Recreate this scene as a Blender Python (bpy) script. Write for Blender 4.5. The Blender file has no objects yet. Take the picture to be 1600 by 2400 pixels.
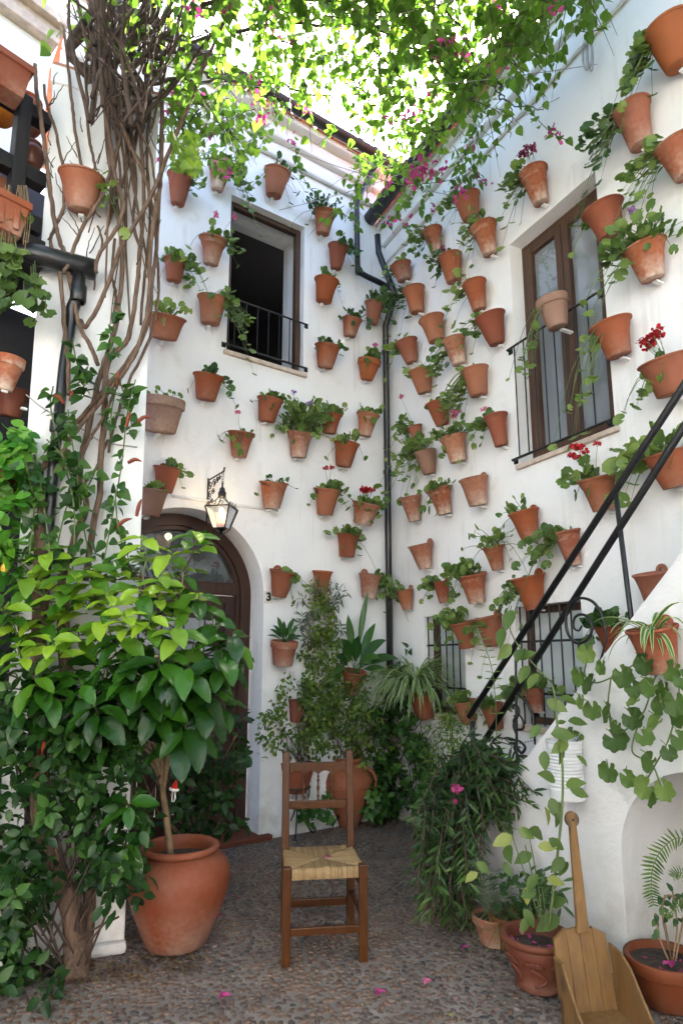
import bpy, math, random
import numpy as np
from mathutils import Vector, Matrix

# ------------------------------------------------------------------ camera, sky, sun, exposure
scene = bpy.context.scene
col = scene.collection
FPX, TILT, PPX, PPY, CAMH = 1450.0, math.atan(0.174), 800.0, 1298.0, 1.42
cam_data = bpy.data.cameras.new('camera'); cam = bpy.data.objects.new('camera', cam_data); col.objects.link(cam)
cam.location = (0, 0, CAMH); cam.rotation_euler = (math.pi/2 + TILT, 0, 0)
cam_data.sensor_fit = 'VERTICAL'; cam_data.sensor_height = 36.0; cam_data.sensor_width = 24.0
cam_data.lens = FPX * 36.0 / 2400.0; cam_data.shift_y = (PPY - 1200.0) / 2400.0
cam_data.clip_end = 500.0; cam_data.clip_start = 0.02
scene.camera = cam

SUN_EL, SUN_AZ = math.radians(45), math.radians(16)       # azimuth measured from +Y towards +X
world = bpy.data.worlds.new('World'); scene.world = world; world.use_nodes = True
wn = world.node_tree.nodes; wl = world.node_tree.links
sky = wn.new('ShaderNodeTexSky'); sky.sky_type = 'NISHITA'; sky.sun_disc = False
sky.sun_elevation = SUN_EL; sky.sun_rotation = SUN_AZ
sky.air_density = 0.7; sky.dust_density = 4.5; sky.ozone_density = 0.4; sky.altitude = 100
wn['Background'].inputs[1].default_value = 0.15
wl.new(sky.outputs[0], wn['Background'].inputs[0])
sun_data = bpy.data.lights.new('sun', 'SUN'); sun = bpy.data.objects.new('sun', sun_data); col.objects.link(sun)
sun_data.energy = 4.0; sun_data.angle = math.radians(0.6); sun_data.color = (1.0, 0.96, 0.90)
sdir = Vector((math.cos(SUN_EL)*math.sin(SUN_AZ), math.cos(SUN_EL)*math.cos(SUN_AZ), math.sin(SUN_EL)))
sun.rotation_euler = sdir.to_track_quat('Z', 'Y').to_euler()
sun.location = (3, 9, 14)
scene.view_settings.view_transform = 'Standard'; scene.view_settings.look = 'None'
scene.view_settings.exposure = 3.38; scene.view_settings.gamma = 1.0
scene.render.engine = 'CYCLES'
scene.cycles.max_bounces = 8; scene.cycles.transmission_bounces = 6; scene.cycles.diffuse_bounces = 5
scene.cycles.use_denoising = True

# ------------------------------------------------------------------ small maths
V = Vector
Z = V((0, 0, 1)); CAM = V((0, 0, CAMH))
def ray(x, y):
    a = (x - PPX)/FPX; b = (PPY - y)/FPX
    return V((a, math.cos(TILT) - b*math.sin(TILT), math.sin(TILT) + b*math.cos(TILT)))
def proj(p):
    q = V(p) - CAM
    zc = q.y*math.cos(TILT) + q.z*math.sin(TILT); yc = -q.y*math.sin(TILT) + q.z*math.cos(TILT)
    return PPX + FPX*q.x/zc, PPY - FPX*yc/zc, zc
class Wall:                      # a vertical plane: point, direction along it (towards image right), normal to the patio
    def __init__(s, P, ang):
        s.P = V(P); s.d = V((math.sin(ang), math.cos(ang), 0)); s.n = V((s.d.y, -s.d.x, 0))
        if s.n.dot(CAM - s.P) < 0: s.n = -s.n
    def pt(s, u, z, off=0.0): return V((s.P.x, s.P.y, 0)) + s.d*u + s.n*off + Z*z
    def hit(s, x, y, off=0.0):
        d = ray(x, y); P = s.P + s.n*off
        return CAM + d*((P - CAM).dot(s.n)/d.dot(s.n))
    def uz(s, x, y, off=0.0):
        p = s.hit(x, y, off); return (p - s.P).dot(s.d), p.z
def at_floor(x, y, z=0.0):
    d = ray(x, y); return CAM + d*((z - CAMH)/d.z)
def at_depth(x, y, Y):           # the point of that line of sight at world depth Y
    d = ray(x, y); return CAM + d*(Y/d.y)

R = math.radians
P0 = at_floor(653, 1962); P0.z = 0
BACK0 = Wall(P0, R(55.6))
CORNER = BACK0.hit(925, 1900); CORNER.z = 0
BACK = Wall(CORNER, R(55.6))                  # u negative to the left
RIGHT = Wall(CORNER, R(180 - 26.8))           # u positive towards the camera (image right)
F0 = at_floor(1460, 2295); F0.z = 0
FLANK = Wall(F0, R(180 - 26.8))
PILL0 = at_floor(291, 2228); PILL0.z = 0
PILL = Wall(PILL0, R(69.6))                   # u negative to the left

# ------------------------------------------------------------------ mesh helpers
def wloc(o):
    p = V((0, 0, 0))
    while o is not None: p += o.location; o = o.parent
    return p
IDX = random.Random(5)
def tag(o, label=None, cat=None, group=None, kind=None):
    if label: o['label'] = label
    if cat: o['category'] = cat
    if group: o['group'] = group
    if kind: o['kind'] = kind
    return o
def thing(name, label, cat, loc=(0, 0, 0), group=None):
    o = bpy.data.objects.new(name, None); col.objects.link(o); o.location = loc; o.empty_display_size = 0.1; o.pass_index = IDX.randint(1, 9000)
    return tag(o, label, cat, group)
def smooth_mesh(me, on=True):
    if on and len(me.polygons): me.polygons.foreach_set('use_smooth', [True]*len(me.polygons))
class MB:
    def __init__(s): s.v = []; s.f = []
    def add(s, vs, fs):
        b = len(s.v); s.v.extend([tuple(p) for p in vs]); s.f.extend([tuple(b + i for i in f) for f in fs]); return s
    def box(s, o, ax, ay, az, bev=0.0):
        """o = one corner; ax, ay, az = edge vectors"""
        o = V(o); ax = V(ax); ay = V(ay); az = V(az)
        vs = [o, o+ax, o+ax+ay, o+ay, o+az, o+ax+az, o+ax+ay+az, o+ay+az]
        fs = [(0,3,2,1),(4,5,6,7),(0,1,5,4),(1,2,6,5),(2,3,7,6),(3,0,4,7)]
        if ax.cross(ay).dot(az) < 0: fs = [f[::-1] for f in fs]
        return s.add(vs, fs)
    def cbox(s, c, ax, ay, az):
        return s.box(V(c) - V(ax)/2 - V(ay)/2 - V(az)/2, ax, ay, az)
    def tube(s, pts, rad, n=8, cap=True, flat=None):
        pts = [V(p) for p in pts]
        if not hasattr(rad, '__len__'): rad = [rad]*len(pts)
        up = None; rings = []
        for i, p in enumerate(pts):
            t = (pts[min(i+1, len(pts)-1)] - pts[max(i-1, 0)])
            if t.length < 1e-9: t = Z.copy()
            t.normalize()
            if up is None:
                up = t.cross(Z if abs(t.z) < 0.9 else V((1, 0, 0))).normalized()
            else:
                up = (up - t*up.dot(t))
                up = up.normalized() if up.length > 1e-6 else t.orthogonal().normalized()
            w = t.cross(up)
            rings.append([p + (up*math.cos(2*math.pi*k/n) + w*math.sin(2*math.pi*k/n))*rad[i] for k in range(n)])
        vs = [q for r in rings for q in r]; fs = []
        for i in range(len(pts)-1):
            for k in range(n):
                a = i*n+k; b = i*n+(k+1) % n
                fs.append((a, b, b+n, a+n))
        if cap:
            fs.append(tuple(range(n))[::-1]); m = (len(pts)-1)*n; fs.append(tuple(range(m, m+n)))
        return s.add(vs, fs)
    def lathe(s, prof, o, ax=Z, n=24, xdir=None, wob=0.0, rng=None):
        o = V(o); ax = V(ax).normalized(); x = V(xdir) if xdir is not None else ax.orthogonal()
        x = (x - ax*x.dot(ax)).normalized(); y = ax.cross(x)
        vs = []; fs = []
        ph = rng.uniform(0, 6.28) if rng else 0
        for (r, h) in prof:
            for k in range(n):
                a = 2*math.pi*k/n; rr = r*(1 + wob*math.sin(2*a+ph))
                vs.append(o + ax*h + (x*math.cos(a) + y*math.sin(a))*rr)
        for i in range(len(prof)-1):
            for k in range(n):
                a = i*n+k; b = i*n+(k+1) % n
                fs.append((a, b, b+n, a+n))
        return s.add(vs, fs)
    def disc(s, o, r, ax=Z, n=16, dome=0.0, rng=None):
        o = V(o); ax = V(ax).normalized(); x = ax.orthogonal().normalized(); y = ax.cross(x)
        vs = [o + ax*dome]; fs = []
        for ring in (0.5, 1.0):
            for k in range(n):
                a = 2*math.pi*k/n
                j = rng.uniform(-.006, .006) if rng and ring < 1 else 0
                vs.append(o + (x*math.cos(a) + y*math.sin(a))*r*ring + ax*(dome*(1-ring*ring) + j))
        for k in range(n):
            fs.append((0, 1+k, 1+(k+1) % n)); fs.append((1+k, 1+n+k, 1+n+(k+1) % n, 1+(k+1) % n))
        return s.add(vs, fs)
    def prism(s, pts, ext):
        """closed polygon pts extruded by vector ext"""
        pts = [V(p) for p in pts]; n = len(pts); ext = V(ext)
        nrm = V((0,0,0))
        for i in range(n): nrm += pts[i].cross(pts[(i+1) % n])
        if nrm.dot(ext) > 0: pts = pts[::-1]
        vs = pts + [p+ext for p in pts]
        fs = [tuple(range(n)), tuple(range(n, 2*n))[::-1]] + [(i, i+n, (i+1) % n+n, (i+1) % n) for i in range(n)]
        return s.add(vs, fs)
    def build(s, name, mat, parent=None, smooth=False, bevel=0.0, kind=None, at=None):
        o0 = wloc(parent) if parent else (V(at) if at is not None else V((0,0,0)))
        me = bpy.data.meshes.new(name)
        me.from_pydata([(p[0]-o0.x, p[1]-o0.y, p[2]-o0.z) for p in s.v], [], s.f); me.update()
        me.materials.append(mat)
        if smooth: smooth_mesh(me)
        o = bpy.data.objects.new(name, me); col.objects.link(o)
        if parent: o.parent = parent; o.pass_index = parent.pass_index
        else: o.location = o0; o.pass_index = IDX.randint(1, 9000)
        if bevel:
            b = o.modifiers.new('bevel', 'BEVEL'); b.width = bevel; b.segments = 2; b.limit_method = 'ANGLE'; b.angle_limit = R(40)
            b.harden_normals = False
        if kind: o['kind'] = kind
        return o
def curve_pts(pts, n=6):
    """Catmull-Rom through pts"""
    pts = [V(p) for p in pts]
    if len(pts) < 3: return pts
    P = [pts[0]*2-pts[1]] + pts + [pts[-1]*2-pts[-2]]
    out = []
    for i in range(1, len(P)-2):
        a, b, c, d = P[i-1], P[i], P[i+1], P[i+2]
        for k in range(n):
            t = k/n
            out.append(0.5*((2*b) + (c-a)*t + (2*a-5*b+4*c-d)*t*t + (3*b-a-3*c+d)*t**3))
    out.append(pts[-1]); return out
def lerp_list(v, n):
    out = []
    for i in range(n):
        t = i/(n-1)*(len(v)-1); k = min(int(t), len(v)-2); out.append(v[k] + (v[k+1]-v[k])*(t-k))
    return out

# ------------------------------------------------------------------ leaves
def strip_template(ys, ws, zc, fold):
    vs = []; fs = []
    for y, w in zip(ys, ws):
        z = zc*y*y
        vs += [(-w, y, z+fold*w), (0, y, z), (w, y, z+fold*w)]
    for i in range(len(ys)-1):
        for c in (0, 1):
            a = 3*i+c; fs.append((a, a+1, a+4, a+3))
    return np.array(vs), fs
T_OVATE = strip_template([0, .12, .35, .62, .85, 1], [.02, .17, .29, .26, .12, .0], -.22, .28)
T_SMALL = strip_template([0, .3, .7, 1], [.04, .31, .24, .0], -.2, .3)
T_HEART = strip_template([0, .1, .35, .7, 1], [.10, .36, .40, .22, .0], -.2, .22)
T_LANCE = strip_template([0, .3, .65, 1], [.015, .10, .10, .0], -.18, .35)
T_ROUND = strip_template([0, .12, .4, .75, 1], [.12, .33, .44, .33, .06], -.15, .15)
def geranium_template(n=15, seed=0):
    rg = random.Random(seed); vs = [(0, 0, 0)]; fs = []
    for ring in (.55, 1.0):
        for k in range(n):
            a = -math.pi/2 + .22 + (2*math.pi - .44)*k/(n-1)
            lob = (.80 + .20*abs(math.sin(3.5*(a + math.pi/2)))**.6) if ring == 1 else .95
            r = .5*ring*lob*rg.uniform(.98, 1.03)
            z = (-.05 if ring < 1 else .03*math.sin(k*.9+seed) + .035*math.cos(7*(a + math.pi/2)) + .03*rg.uniform(-1, 1)) + .09*ring
            vs.append((r*math.cos(a), r*math.sin(a) + .12, z))
    for k in range(n-1):
        fs.append((0, 1+k, 2+k)); fs.append((1+k, 1+n+k, 2+n+k, 2+k))
    return np.array(vs), fs
T_GER = [geranium_template(15, s) for s in range(3)]
T_BRACT = strip_template([0, .3, .7, 1], [.06, .34, .3, .03], -.3, .5)
T_PETAL = (np.array([(-.3, 0, 0), (.3, 0, 0), (.45, .7, .1), (0, 1, .0), (-.45, .7, .1)]), [(0, 1, 2, 3, 4)])
def foliage(name, mat, parent, tmpl, items, kind=None):
    """items: (point, along, normal, size, tone); one mesh with a per-leaf 'tone' attribute"""
    if not items: return None
    tv, tf = tmpl; N = len(items); o0 = wloc(parent) if parent else V((0,0,0))
    P = np.array([tuple(i[0]-o0) for i in items]); D = np.array([tuple(i[1]) for i in items]); Nn = np.array([tuple(i[2]) for i in items])
    S = np.array([i[3] for i in items]); T = np.array([i[4] for i in items])
    D /= np.linalg.norm(D, axis=1)[:, None] + 1e-9
    Nn = Nn - D*(Nn*D).sum(1)[:, None]; Nn /= np.linalg.norm(Nn, axis=1)[:, None] + 1e-9
    X = np.cross(D, Nn)
    vs = P[:, None] + S[:, None, None]*(tv[None, :, 0:1]*X[:, None] + tv[None, :, 1:2]*D[:, None] + tv[None, :, 2:3]*Nn[:, None])
    m = len(tv); vs = vs.reshape(-1, 3)
    me = bpy.data.meshes.new(name)
    sizes = np.array([len(f) for f in tf]); flat = np.array([i for f in tf for i in f])
    loops = (flat[None] + m*np.arange(N)[:, None]).ravel()
    me.vertices.add(len(vs)); me.vertices.foreach_set('co', vs.ravel())
    me.loops.add(len(loops)); me.loops.foreach_set('vertex_index', loops.astype(np.int32))
    tot = np.tile(sizes, N); starts = np.concatenate([[0], np.cumsum(tot)[:-1]])
    me.polygons.add(len(tot)); me.polygons.foreach_set('loop_start', starts.astype(np.int32)); me.polygons.foreach_set('loop_total', tot.astype(np.int32))
    me.polygons.foreach_set('use_smooth', np.ones(len(tot), dtype=bool))
    me.update(calc_edges=True); me.validate()
    at = me.attributes.new('tone', 'FLOAT', 'POINT'); at.data.foreach_set('value', np.repeat(T, m).astype(np.float32))
    me.materials.append(mat)
    o = bpy.data.objects.new(name, me); col.objects.link(o)
    if parent: o.parent = parent
    if kind: o['kind'] = kind
    return o
def rvec(rg):
    while True:
        v = V((rg.uniform(-1, 1), rg.uniform(-1, 1), rg.uniform(-1, 1)))
        if .05 < v.length < 1: return v.normalized()

# ------------------------------------------------------------------ materials
MATS = {}
class NT:
    def __init__(s, name):
        s.m = bpy.data.materials.new(name); s.m.use_nodes = True; s.t = s.m.node_tree; s.n = s.t.nodes; s.b = s.n['Principled BSDF']; s.out = s.n['Material Output']
        MATS[name] = s.m
    def node(s, typ, **kw):
        o = s.n.new(typ)
        for k, v in kw.items(): setattr(o, k, v)
        return o
    def link(s, a, b): s.t.links.new(a, b)
    def coord(s, which='Object'): return s.node('ShaderNodeTexCoord').outputs[which]
    def noise(s, scale, detail=4, rough=.55, src=None, dist=0.0):
        o = s.node('ShaderNodeTexNoise'); o.inputs['Scale'].default_value = scale; o.inputs['Detail'].default_value = detail
        o.inputs['Roughness'].default_value = rough; o.inputs['Distortion'].default_value = dist
        if src is not None: s.link(src, o.inputs['Vector'])
        return o.outputs['Fac']
    def ramp(s, fac, stops):
        o = s.node('ShaderNodeValToRGB'); e = o.color_ramp.elements
        while len(e) < len(stops): e.new(.5)
        for i, (p, c) in enumerate(stops):
            e[i].position = p; e[i].color = c if len(c) == 4 else (*c, 1)
        s.link(fac, o.inputs[0]); return o.outputs[0]
    def mix(s, fac, a, b, mode='MIX'):
        o = s.node('ShaderNodeMix', data_type='RGBA', blend_type=mode)
        for sock, v in ((o.inputs[0], fac), (o.inputs[6], a), (o.inputs[7], b)):
            if hasattr(v, 'is_linked'): s.link(v, sock)
            elif isinstance(v, (int, float)): sock.default_value = v
            else: sock.default_value = (*v, 1) if len(v) == 3 else v
        return o.outputs[2]
    def math(s, op, a, b=0.0, clamp=False):
        o = s.node('ShaderNodeMath', operation=op, use_clamp=clamp)
        for sock, v in ((o.inputs[0], a), (o.inputs[1], b)):
            if hasattr(v, 'is_linked'): s.link(v, sock)
            else: sock.default_value = v
        return o.outputs[0]
    def bump(s, h, strength=.3, dist=.01, prev=None):
        o = s.node('ShaderNodeBump'); o.inputs['Strength'].default_value = strength; o.inputs['Distance'].default_value = dist
        s.link(h, o.inputs['Height'])
        if prev: s.link(prev, o.inputs['Normal'])
        s.link(o.outputs[0], s.b.inputs['Normal']); return o.outputs[0]
    def base(s, c):
        if hasattr(c, 'is_linked'): s.link(c, s.b.inputs['Base Color'])
        else: s.b.inputs['Base Color'].default_value = (*c, 1)
        return s
    def rough(s, r):
        if hasattr(r, 'is_linked'): s.link(r, s.b.inputs['Roughness'])
        else: s.b.inputs['Roughness'].default_value = r
        return s
def simple(name, c, rough=.5, metal=0.0, var=.15, scale=20, bump=0.0):
    t = NT(name); n = t.noise(scale, 4, src=t.coord())
    t.base(t.mix(t.ramp(n, [(.3, (0,0,0)), (.7, (1,1,1))]), tuple(x*(1-var) for x in c), tuple(min(1, x*(1+var)) for x in c)))
    t.rough(rough); t.b.inputs['Metallic'].default_value = metal
    if bump: t.bump(n, bump, .004)
    return t.m
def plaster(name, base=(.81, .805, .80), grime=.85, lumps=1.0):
    t = NT(name); g = t.node('ShaderNodeNewGeometry').outputs['Position']
    n1 = t.noise(1.6, 5, .6, g); n2 = t.noise(9, 5, .6, g); n3 = t.noise(70, 3, .6, g); n4 = t.noise(2.6, 2, .5, g)
    c = t.mix(t.ramp(n1, [(.35, (0,0,0)), (.75, (1,1,1))]), base, tuple(b*k for b, k in zip(base, (.955, .945, .92))))
    st = t.math('MULTIPLY', t.ramp(n2, [(.56, (0,0,0)), (.72, (1,1,1))]), t.ramp(n1, [(.45, (0,0,0)), (.65, (1,1,1))]))
    c = t.mix(t.math('MULTIPLY', st, grime), c, tuple(b*k for b, k in zip(base, (.82, .80, .75))))
    # splash-back dirt close to the paving
    sep = t.node('ShaderNodeSeparateXYZ'); t.link(g, sep.inputs[0])
    low = t.math('MULTIPLY', t.math('SUBTRACT', .75, t.math('MULTIPLY', sep.outputs[2], 1.2), True), t.ramp(n2, [(.35, (0,0,0)), (.62, (1,1,1))]))
    c = t.mix(t.math('MULTIPLY', low, .8), c, (.42, .38, .31))
    # runs of dirt that rain has washed down the wall
    mp = t.node('ShaderNodeMapping'); mp.inputs['Scale'].default_value = (14, 14, .55); t.link(g, mp.inputs['Vector'])
    run = t.math('MULTIPLY', t.ramp(t.noise(1.0, 3, .5, mp.outputs[0]), [(.53, (0,0,0)), (.72, (1,1,1))]), t.ramp(n4, [(.48, (0,0,0)), (.62, (1,1,1))]))
    c = t.mix(t.math('MULTIPLY', run, .22*grime*2), c, (.50, .46, .39))
    t.base(c).rough(.88)
    b1 = t.bump(n4, .25*lumps, .06)
    b2 = t.bump(n2, .6*lumps, .014, b1); t.bump(n3, .4, .004, b2)
    return t.m
def leaf_mat(name, c0, c1, c2, trans=.35, rough=.42, tcol=None, spec=.28):
    """c0 old, c1 mid, c2 young, chosen by the per-leaf tone"""
    t = NT(name); a = t.node('ShaderNodeAttribute', attribute_name='tone').outputs['Fac']
    c = t.ramp(a, [(0, c0), (.5, c1), (1, c2)])
    n = t.noise(38, 3, .5, t.coord()); c = t.mix(t.math('MULTIPLY', n, .35), c, t.mix(.5, c, (.02, .03, .008)))
    t.base(c).rough(rough); t.bump(n, .25, .004); t.b.inputs['Specular IOR Level'].default_value = spec
    tr = t.node('ShaderNodeBsdfTranslucent'); t.link(t.mix(1.0, c, tcol or (1.7, 2.0, .7), 'MULTIPLY'), tr.inputs[0])
    mx = t.node('ShaderNodeMixShader'); mx.inputs[0].default_value = trans
    t.link(t.b.outputs[0], mx.inputs[1]); t.link(tr.outputs[0], mx.inputs[2]); t.link(mx.outputs[0], t.out.inputs[0])
    return t.m
def petal_mat(name, c, trans=.3):
    t = NT(name); a = t.node('ShaderNodeAttribute', attribute_name='tone').outputs['Fac']
    cc = t.mix(a, tuple(x*.6 for x in c), tuple(min(1, x*1.25) for x in c)); t.base(cc).rough(.5)
    tr = t.node('ShaderNodeBsdfTranslucent'); t.link(cc, tr.inputs[0])
    mx = t.node('ShaderNodeMixShader'); mx.inputs[0].default_value = trans
    t.link(t.b.outputs[0], mx.inputs[1]); t.link(tr.outputs[0], mx.inputs[2]); t.link(mx.outputs[0], t.out.inputs[0])
    return t.m
def terracotta(name, c, lime=.5, rough=.75, top=.25):
    t = NT(name); co = t.coord(); rnd = t.math('FRACT', t.math('MULTIPLY', t.node('ShaderNodeObjectInfo').outputs['Object Index'], .6180339))
    n1 = t.noise(9, 5, .6, co); n2 = t.noise(38, 4, .6, co); n3 = t.noise(5, 3, .5, co)
    h = t.node('ShaderNodeHueSaturation'); h.inputs['Color'].default_value = (*c, 1)
    t.link(t.math('ADD', t.math('MULTIPLY', rnd, .32), .80), h.inputs['Value']); t.link(t.math('ADD', t.math('MULTIPLY', rnd, .010), .495), h.inputs['Hue'])
    t.link(t.math('ADD', t.math('MULTIPLY', t.math('FRACT', t.math('MULTIPLY', rnd, 7.3)), .16), .88), h.inputs['Saturation'])
    cc = t.mix(t.ramp(n1, [(.3, (0,0,0)), (.72, (1,1,1))]), h.outputs[0], t.mix(.42, h.outputs[0], (.16, .06, .03)))
    sepz = t.node('ShaderNodeSeparateXYZ'); t.link(t.coord('Generated'), sepz.inputs[0])
    lo = t.math('SUBTRACT', 1.0, t.math('MULTIPLY', sepz.outputs[2], 1.9), True)
    rr = t.math('POWER', t.math('FRACT', t.math('MULTIPLY', rnd, 3.7)), 1.6)
    mask = t.math('MULTIPLY', t.math('ADD', t.math('MULTIPLY', lo, .9), top), t.ramp(t.math('ADD', t.math('MULTIPLY', n3, .65), t.math('MULTIPLY', n2, .35)), [(.40, (0,0,0)), (.64, (1,1,1))]))
    mask = t.math('MULTIPLY', mask, t.math('MULTIPLY', rr, lime*2), True)
    cc = t.mix(mask, cc, (.56, .42, .33))
    t.b.inputs['Specular IOR Level'].default_value = .2
    t.base(cc).rough(rough); b = t.bump(n1, .15, .01); t.bump(n2, .2, .002, b)
    return t.m
def wood(name, c0, c1, rough=.45, scale=3.0, knots=False, axis=(18, 18, 1.6), grey=0.0):
    t = NT(name); mp = t.node('ShaderNodeMapping'); mp.inputs['Scale'].default_value = axis; t.link(t.coord(), mp.inputs['Vector'])
    n = t.noise(scale, 6, .6, mp.outputs[0], .6); n2 = t.noise(3.5, 3, .5, t.coord())
    c = t.mix(t.ramp(n, [(.32, (0,0,0)), (.7, (1,1,1))]), c0, c1)
    c = t.mix(t.math('MULTIPLY', t.ramp(n2, [(.4, (0,0,0)), (.75, (1,1,1))]), .45), c, tuple(x*.55 for x in c0))
    if knots:
        vo = t.node('ShaderNodeTexVoronoi'); vo.inputs['Scale'].default_value = 1.0
        m2 = t.node('ShaderNodeMapping'); m2.inputs['Scale'].default_value = (13, 9, 5.5); t.link(t.coord(), m2.inputs['Vector']); t.link(m2.outputs[0], vo.inputs['Vector'])
        k = t.ramp(vo.outputs['Distance'], [(.13, (1,1,1)), (.27, (0,0,0))]); c = t.mix(k, c, (.06, .028, .012))
        n4 = t.noise(1.2, 3, .6, mp.outputs[0]); c = t.mix(t.math('MULTIPLY', t.ramp(n4, [(.63, (0,0,0)), (.72, (1,1,1))]), .7), c, (.07, .04, .02))
    if grey: c = t.mix(t.math('MULTIPLY', t.noise(12, 4, .6, t.coord()), grey), c, (.34, .31, .27))
    t.base(c).rough(rough); t.bump(n, .2, .002); t.b.inputs['Specular IOR Level'].default_value = .3; return t.m

PLASTER = plaster('white_limewash')
PLASTER_LOW = plaster('white_limewash_stair', (.70, .70, .705), .4, 1.6)  # stair base colour darkened to offset the extra light it catches
REVEAL = plaster('white_limewash_reveal', (.78, .78, .77), .2, .5)
TERRA = [terracotta('terracotta_a', (.31, .084, .032), .6), terracotta('terracotta_b', (.28, .070, .026), .3), terracotta('terracotta_c', (.315, .097, .041), .85, top=.4)]
TERRA_BIG = terracotta('terracotta_urn', (.245, .053, .013), .3, .5)
TERRA_DARK = terracotta('terracotta_dark', (.135, .032, .014), .10, .55)
TERRA_TILE = terracotta('terracotta_tile', (.44, .15, .07), .4, .8, .4)
SOIL = simple('soil', (.035, .024, .017), .95, var=.5, scale=60, bump=.8)
IRON = simple('black_iron', (.012, .012, .013), .42, .2, .5, 60, .5)
PIPE = simple('black_pipe_paint', (.016, .015, .016), .3, 0, .3, 14, .1)
GUTTER = simple('dark_gutter_paint', (.024, .020, .022), .42, 0, .25, 10)
BARK = NT('vine_bark')
_mp = BARK.node('ShaderNodeMapping'); _mp.inputs['Scale'].default_value = (22, 22, 3); BARK.link(BARK.coord(), _mp.inputs['Vector'])
_n = BARK.noise(3.2, 6, .65, _mp.outputs[0], .5)
BARK.base(BARK.mix(BARK.ramp(_n, [(.32, (0,0,0)), (.68, (1,1,1))]), (.060, .032, .020), (.21, .13, .085))).rough(.85); BARK.bump(_n, 1.0, .014); BARK = BARK.m
TWIG = simple('dry_twig', (.058, .036, .026), .85, var=.5, scale=15)
STEM = simple('green_stem', (.10, .14, .04), .55, var=.3, scale=25)
STEM_DRY = simple('woody_stem', (.22, .15, .08), .7, var=.3, scale=25)
L_GER = leaf_mat('geranium_leaf', (.045, .085, .022), (.095, .160, .040), (.21, .28, .075), .28)
L_GER_D = leaf_mat('dark_geranium_leaf', (.016, .048, .016), (.034, .085, .026), (.08, .15, .035), .22)
L_CAN = leaf_mat('bougainvillea_leaf', (.045, .085, .018), (.085, .16, .028), (.17, .25, .05), .52, tcol=(2.0, 2.2, 1.05))
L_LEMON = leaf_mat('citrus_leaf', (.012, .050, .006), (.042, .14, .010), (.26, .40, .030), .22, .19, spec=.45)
_t = bpy.data.materials['citrus_leaf']; _nt = _t.node_tree                    # veins pressed into the citrus leaves
_N = lambda ty, **k: [setattr(n, a, b) for n in [_nt.nodes.new(ty)] for a, b in (k.items() or [('label', '')])] and _nt.nodes[-1]
_tc = _N('ShaderNodeTexCoord'); _sp = _N('ShaderNodeSeparateXYZ'); _nt.links.new(_tc.outputs['Object'], _sp.inputs[0])
_ab = _N('ShaderNodeMath', operation='ABSOLUTE'); _nt.links.new(_sp.outputs[0], _ab.inputs[0])
_m1 = _N('ShaderNodeMath', operation='MULTIPLY_ADD'); _nt.links.new(_ab.outputs[0], _m1.inputs[0]); _m1.inputs[1].default_value = -1.1; _nt.links.new(_sp.outputs[1], _m1.inputs[2])
_m2 = _N('ShaderNodeMath', operation='MULTIPLY'); _nt.links.new(_m1.outputs[0], _m2.inputs[0]); _m2.inputs[1].default_value = 62
_m3 = _N('ShaderNodeMath', operation='SINE'); _nt.links.new(_m2.outputs[0], _m3.inputs[0])
_m4 = _N('ShaderNodeMath', operation='ABSOLUTE'); _nt.links.new(_m3.outputs[0], _m4.inputs[0])
_bu = _N('ShaderNodeBump'); _bu.inputs['Strength'].default_value = .2; _bu.inputs['Distance'].default_value = .012; _nt.links.new(_m4.outputs[0], _bu.inputs['Height']); _nt.links.new(_bu.outputs[0], _nt.nodes['Principled BSDF'].inputs['Normal'])
L_SHRUB = leaf_mat('shrub_leaf', (.009, .032, .007), (.022, .068, .013), (.075, .165, .026), .2, .36)
L_IVY = leaf_mat('ivy_leaf', (.014, .048, .010), (.032, .10, .017), (.10, .21, .03), .2, .36)
L_OLE = leaf_mat('willow_leaf', (.010, .030, .008), (.024, .062, .015), (.08, .15, .032), .2, .36)
L_FINE = leaf_mat('jasmine_leaf', (.04, .085, .018), (.085, .15, .026), (.19, .26, .04), .32, .45)
L_POTHOS = leaf_mat('pothos_leaf', (.03, .12, .02), (.07, .24, .03), (.20, .42, .06), .3, .3)
L_VARI = leaf_mat('yellowing_leaf', (.06, .11, .025), (.13, .19, .05), (.36, .36, .10), .3, .4)
L_GREY = leaf_mat('grey_leaf', (.05, .065, .05), (.10, .12, .09), (.18, .19, .15), .2, .5)
F_RED = petal_mat('red_petal', (.50, .012, .02)); F_PINK = petal_mat('pink_petal', (.70, .16, .30)); F_MAG = petal_mat('magenta_bract', (.50, .06, .24), .4)
F_LILAC = petal_mat('lilac_petal', (.42, .22, .52)); F_RUST = petal_mat('rusty_bract', (.42, .075, .03)); F_WINE = petal_mat('wine_petal', (.30, .03, .11))
CHAIRW = wood('varnished_wood', (.045, .014, .0027), (.095, .031, .006), .36)
PINE = wood('pine_board', (.125, .055, .010), (.215, .108, .026), .6, 2.2, True, (16, 16, 1.2), .12)
DOORW = wood('brown_painted_wood', (.040, .017, .011), (.058, .026, .017), .38)
FRAMEW = wood('brown_window_wood', (.060, .030, .018), (.10, .052, .030), .45)
BEAMW = wood('dark_beam_wood', (.010, .009, .010), (.022, .018, .018), .55)
DARK = simple('dark_room', (.012, .012, .014), .9)  # near-black colour stands in for the shade inside unlit rooms
TIN = simple('white_painted_tin', (.66, .67, .68), .35, 0, .06, 8)
PLASTIC = simple('ivory_plastic', (.62, .62, .58), .4, 0, .03)
STONE = simple('pale_stone_sill', (.52, .42, .34), .8, 0, .2, 18, .4)
CURTAIN = simple('white_curtain', (.70, .71, .70), .9, 0, .06, 6)
WIRE = simple('grey_wire', (.36, .34, .33), .6, 0, .2, 20)
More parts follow.
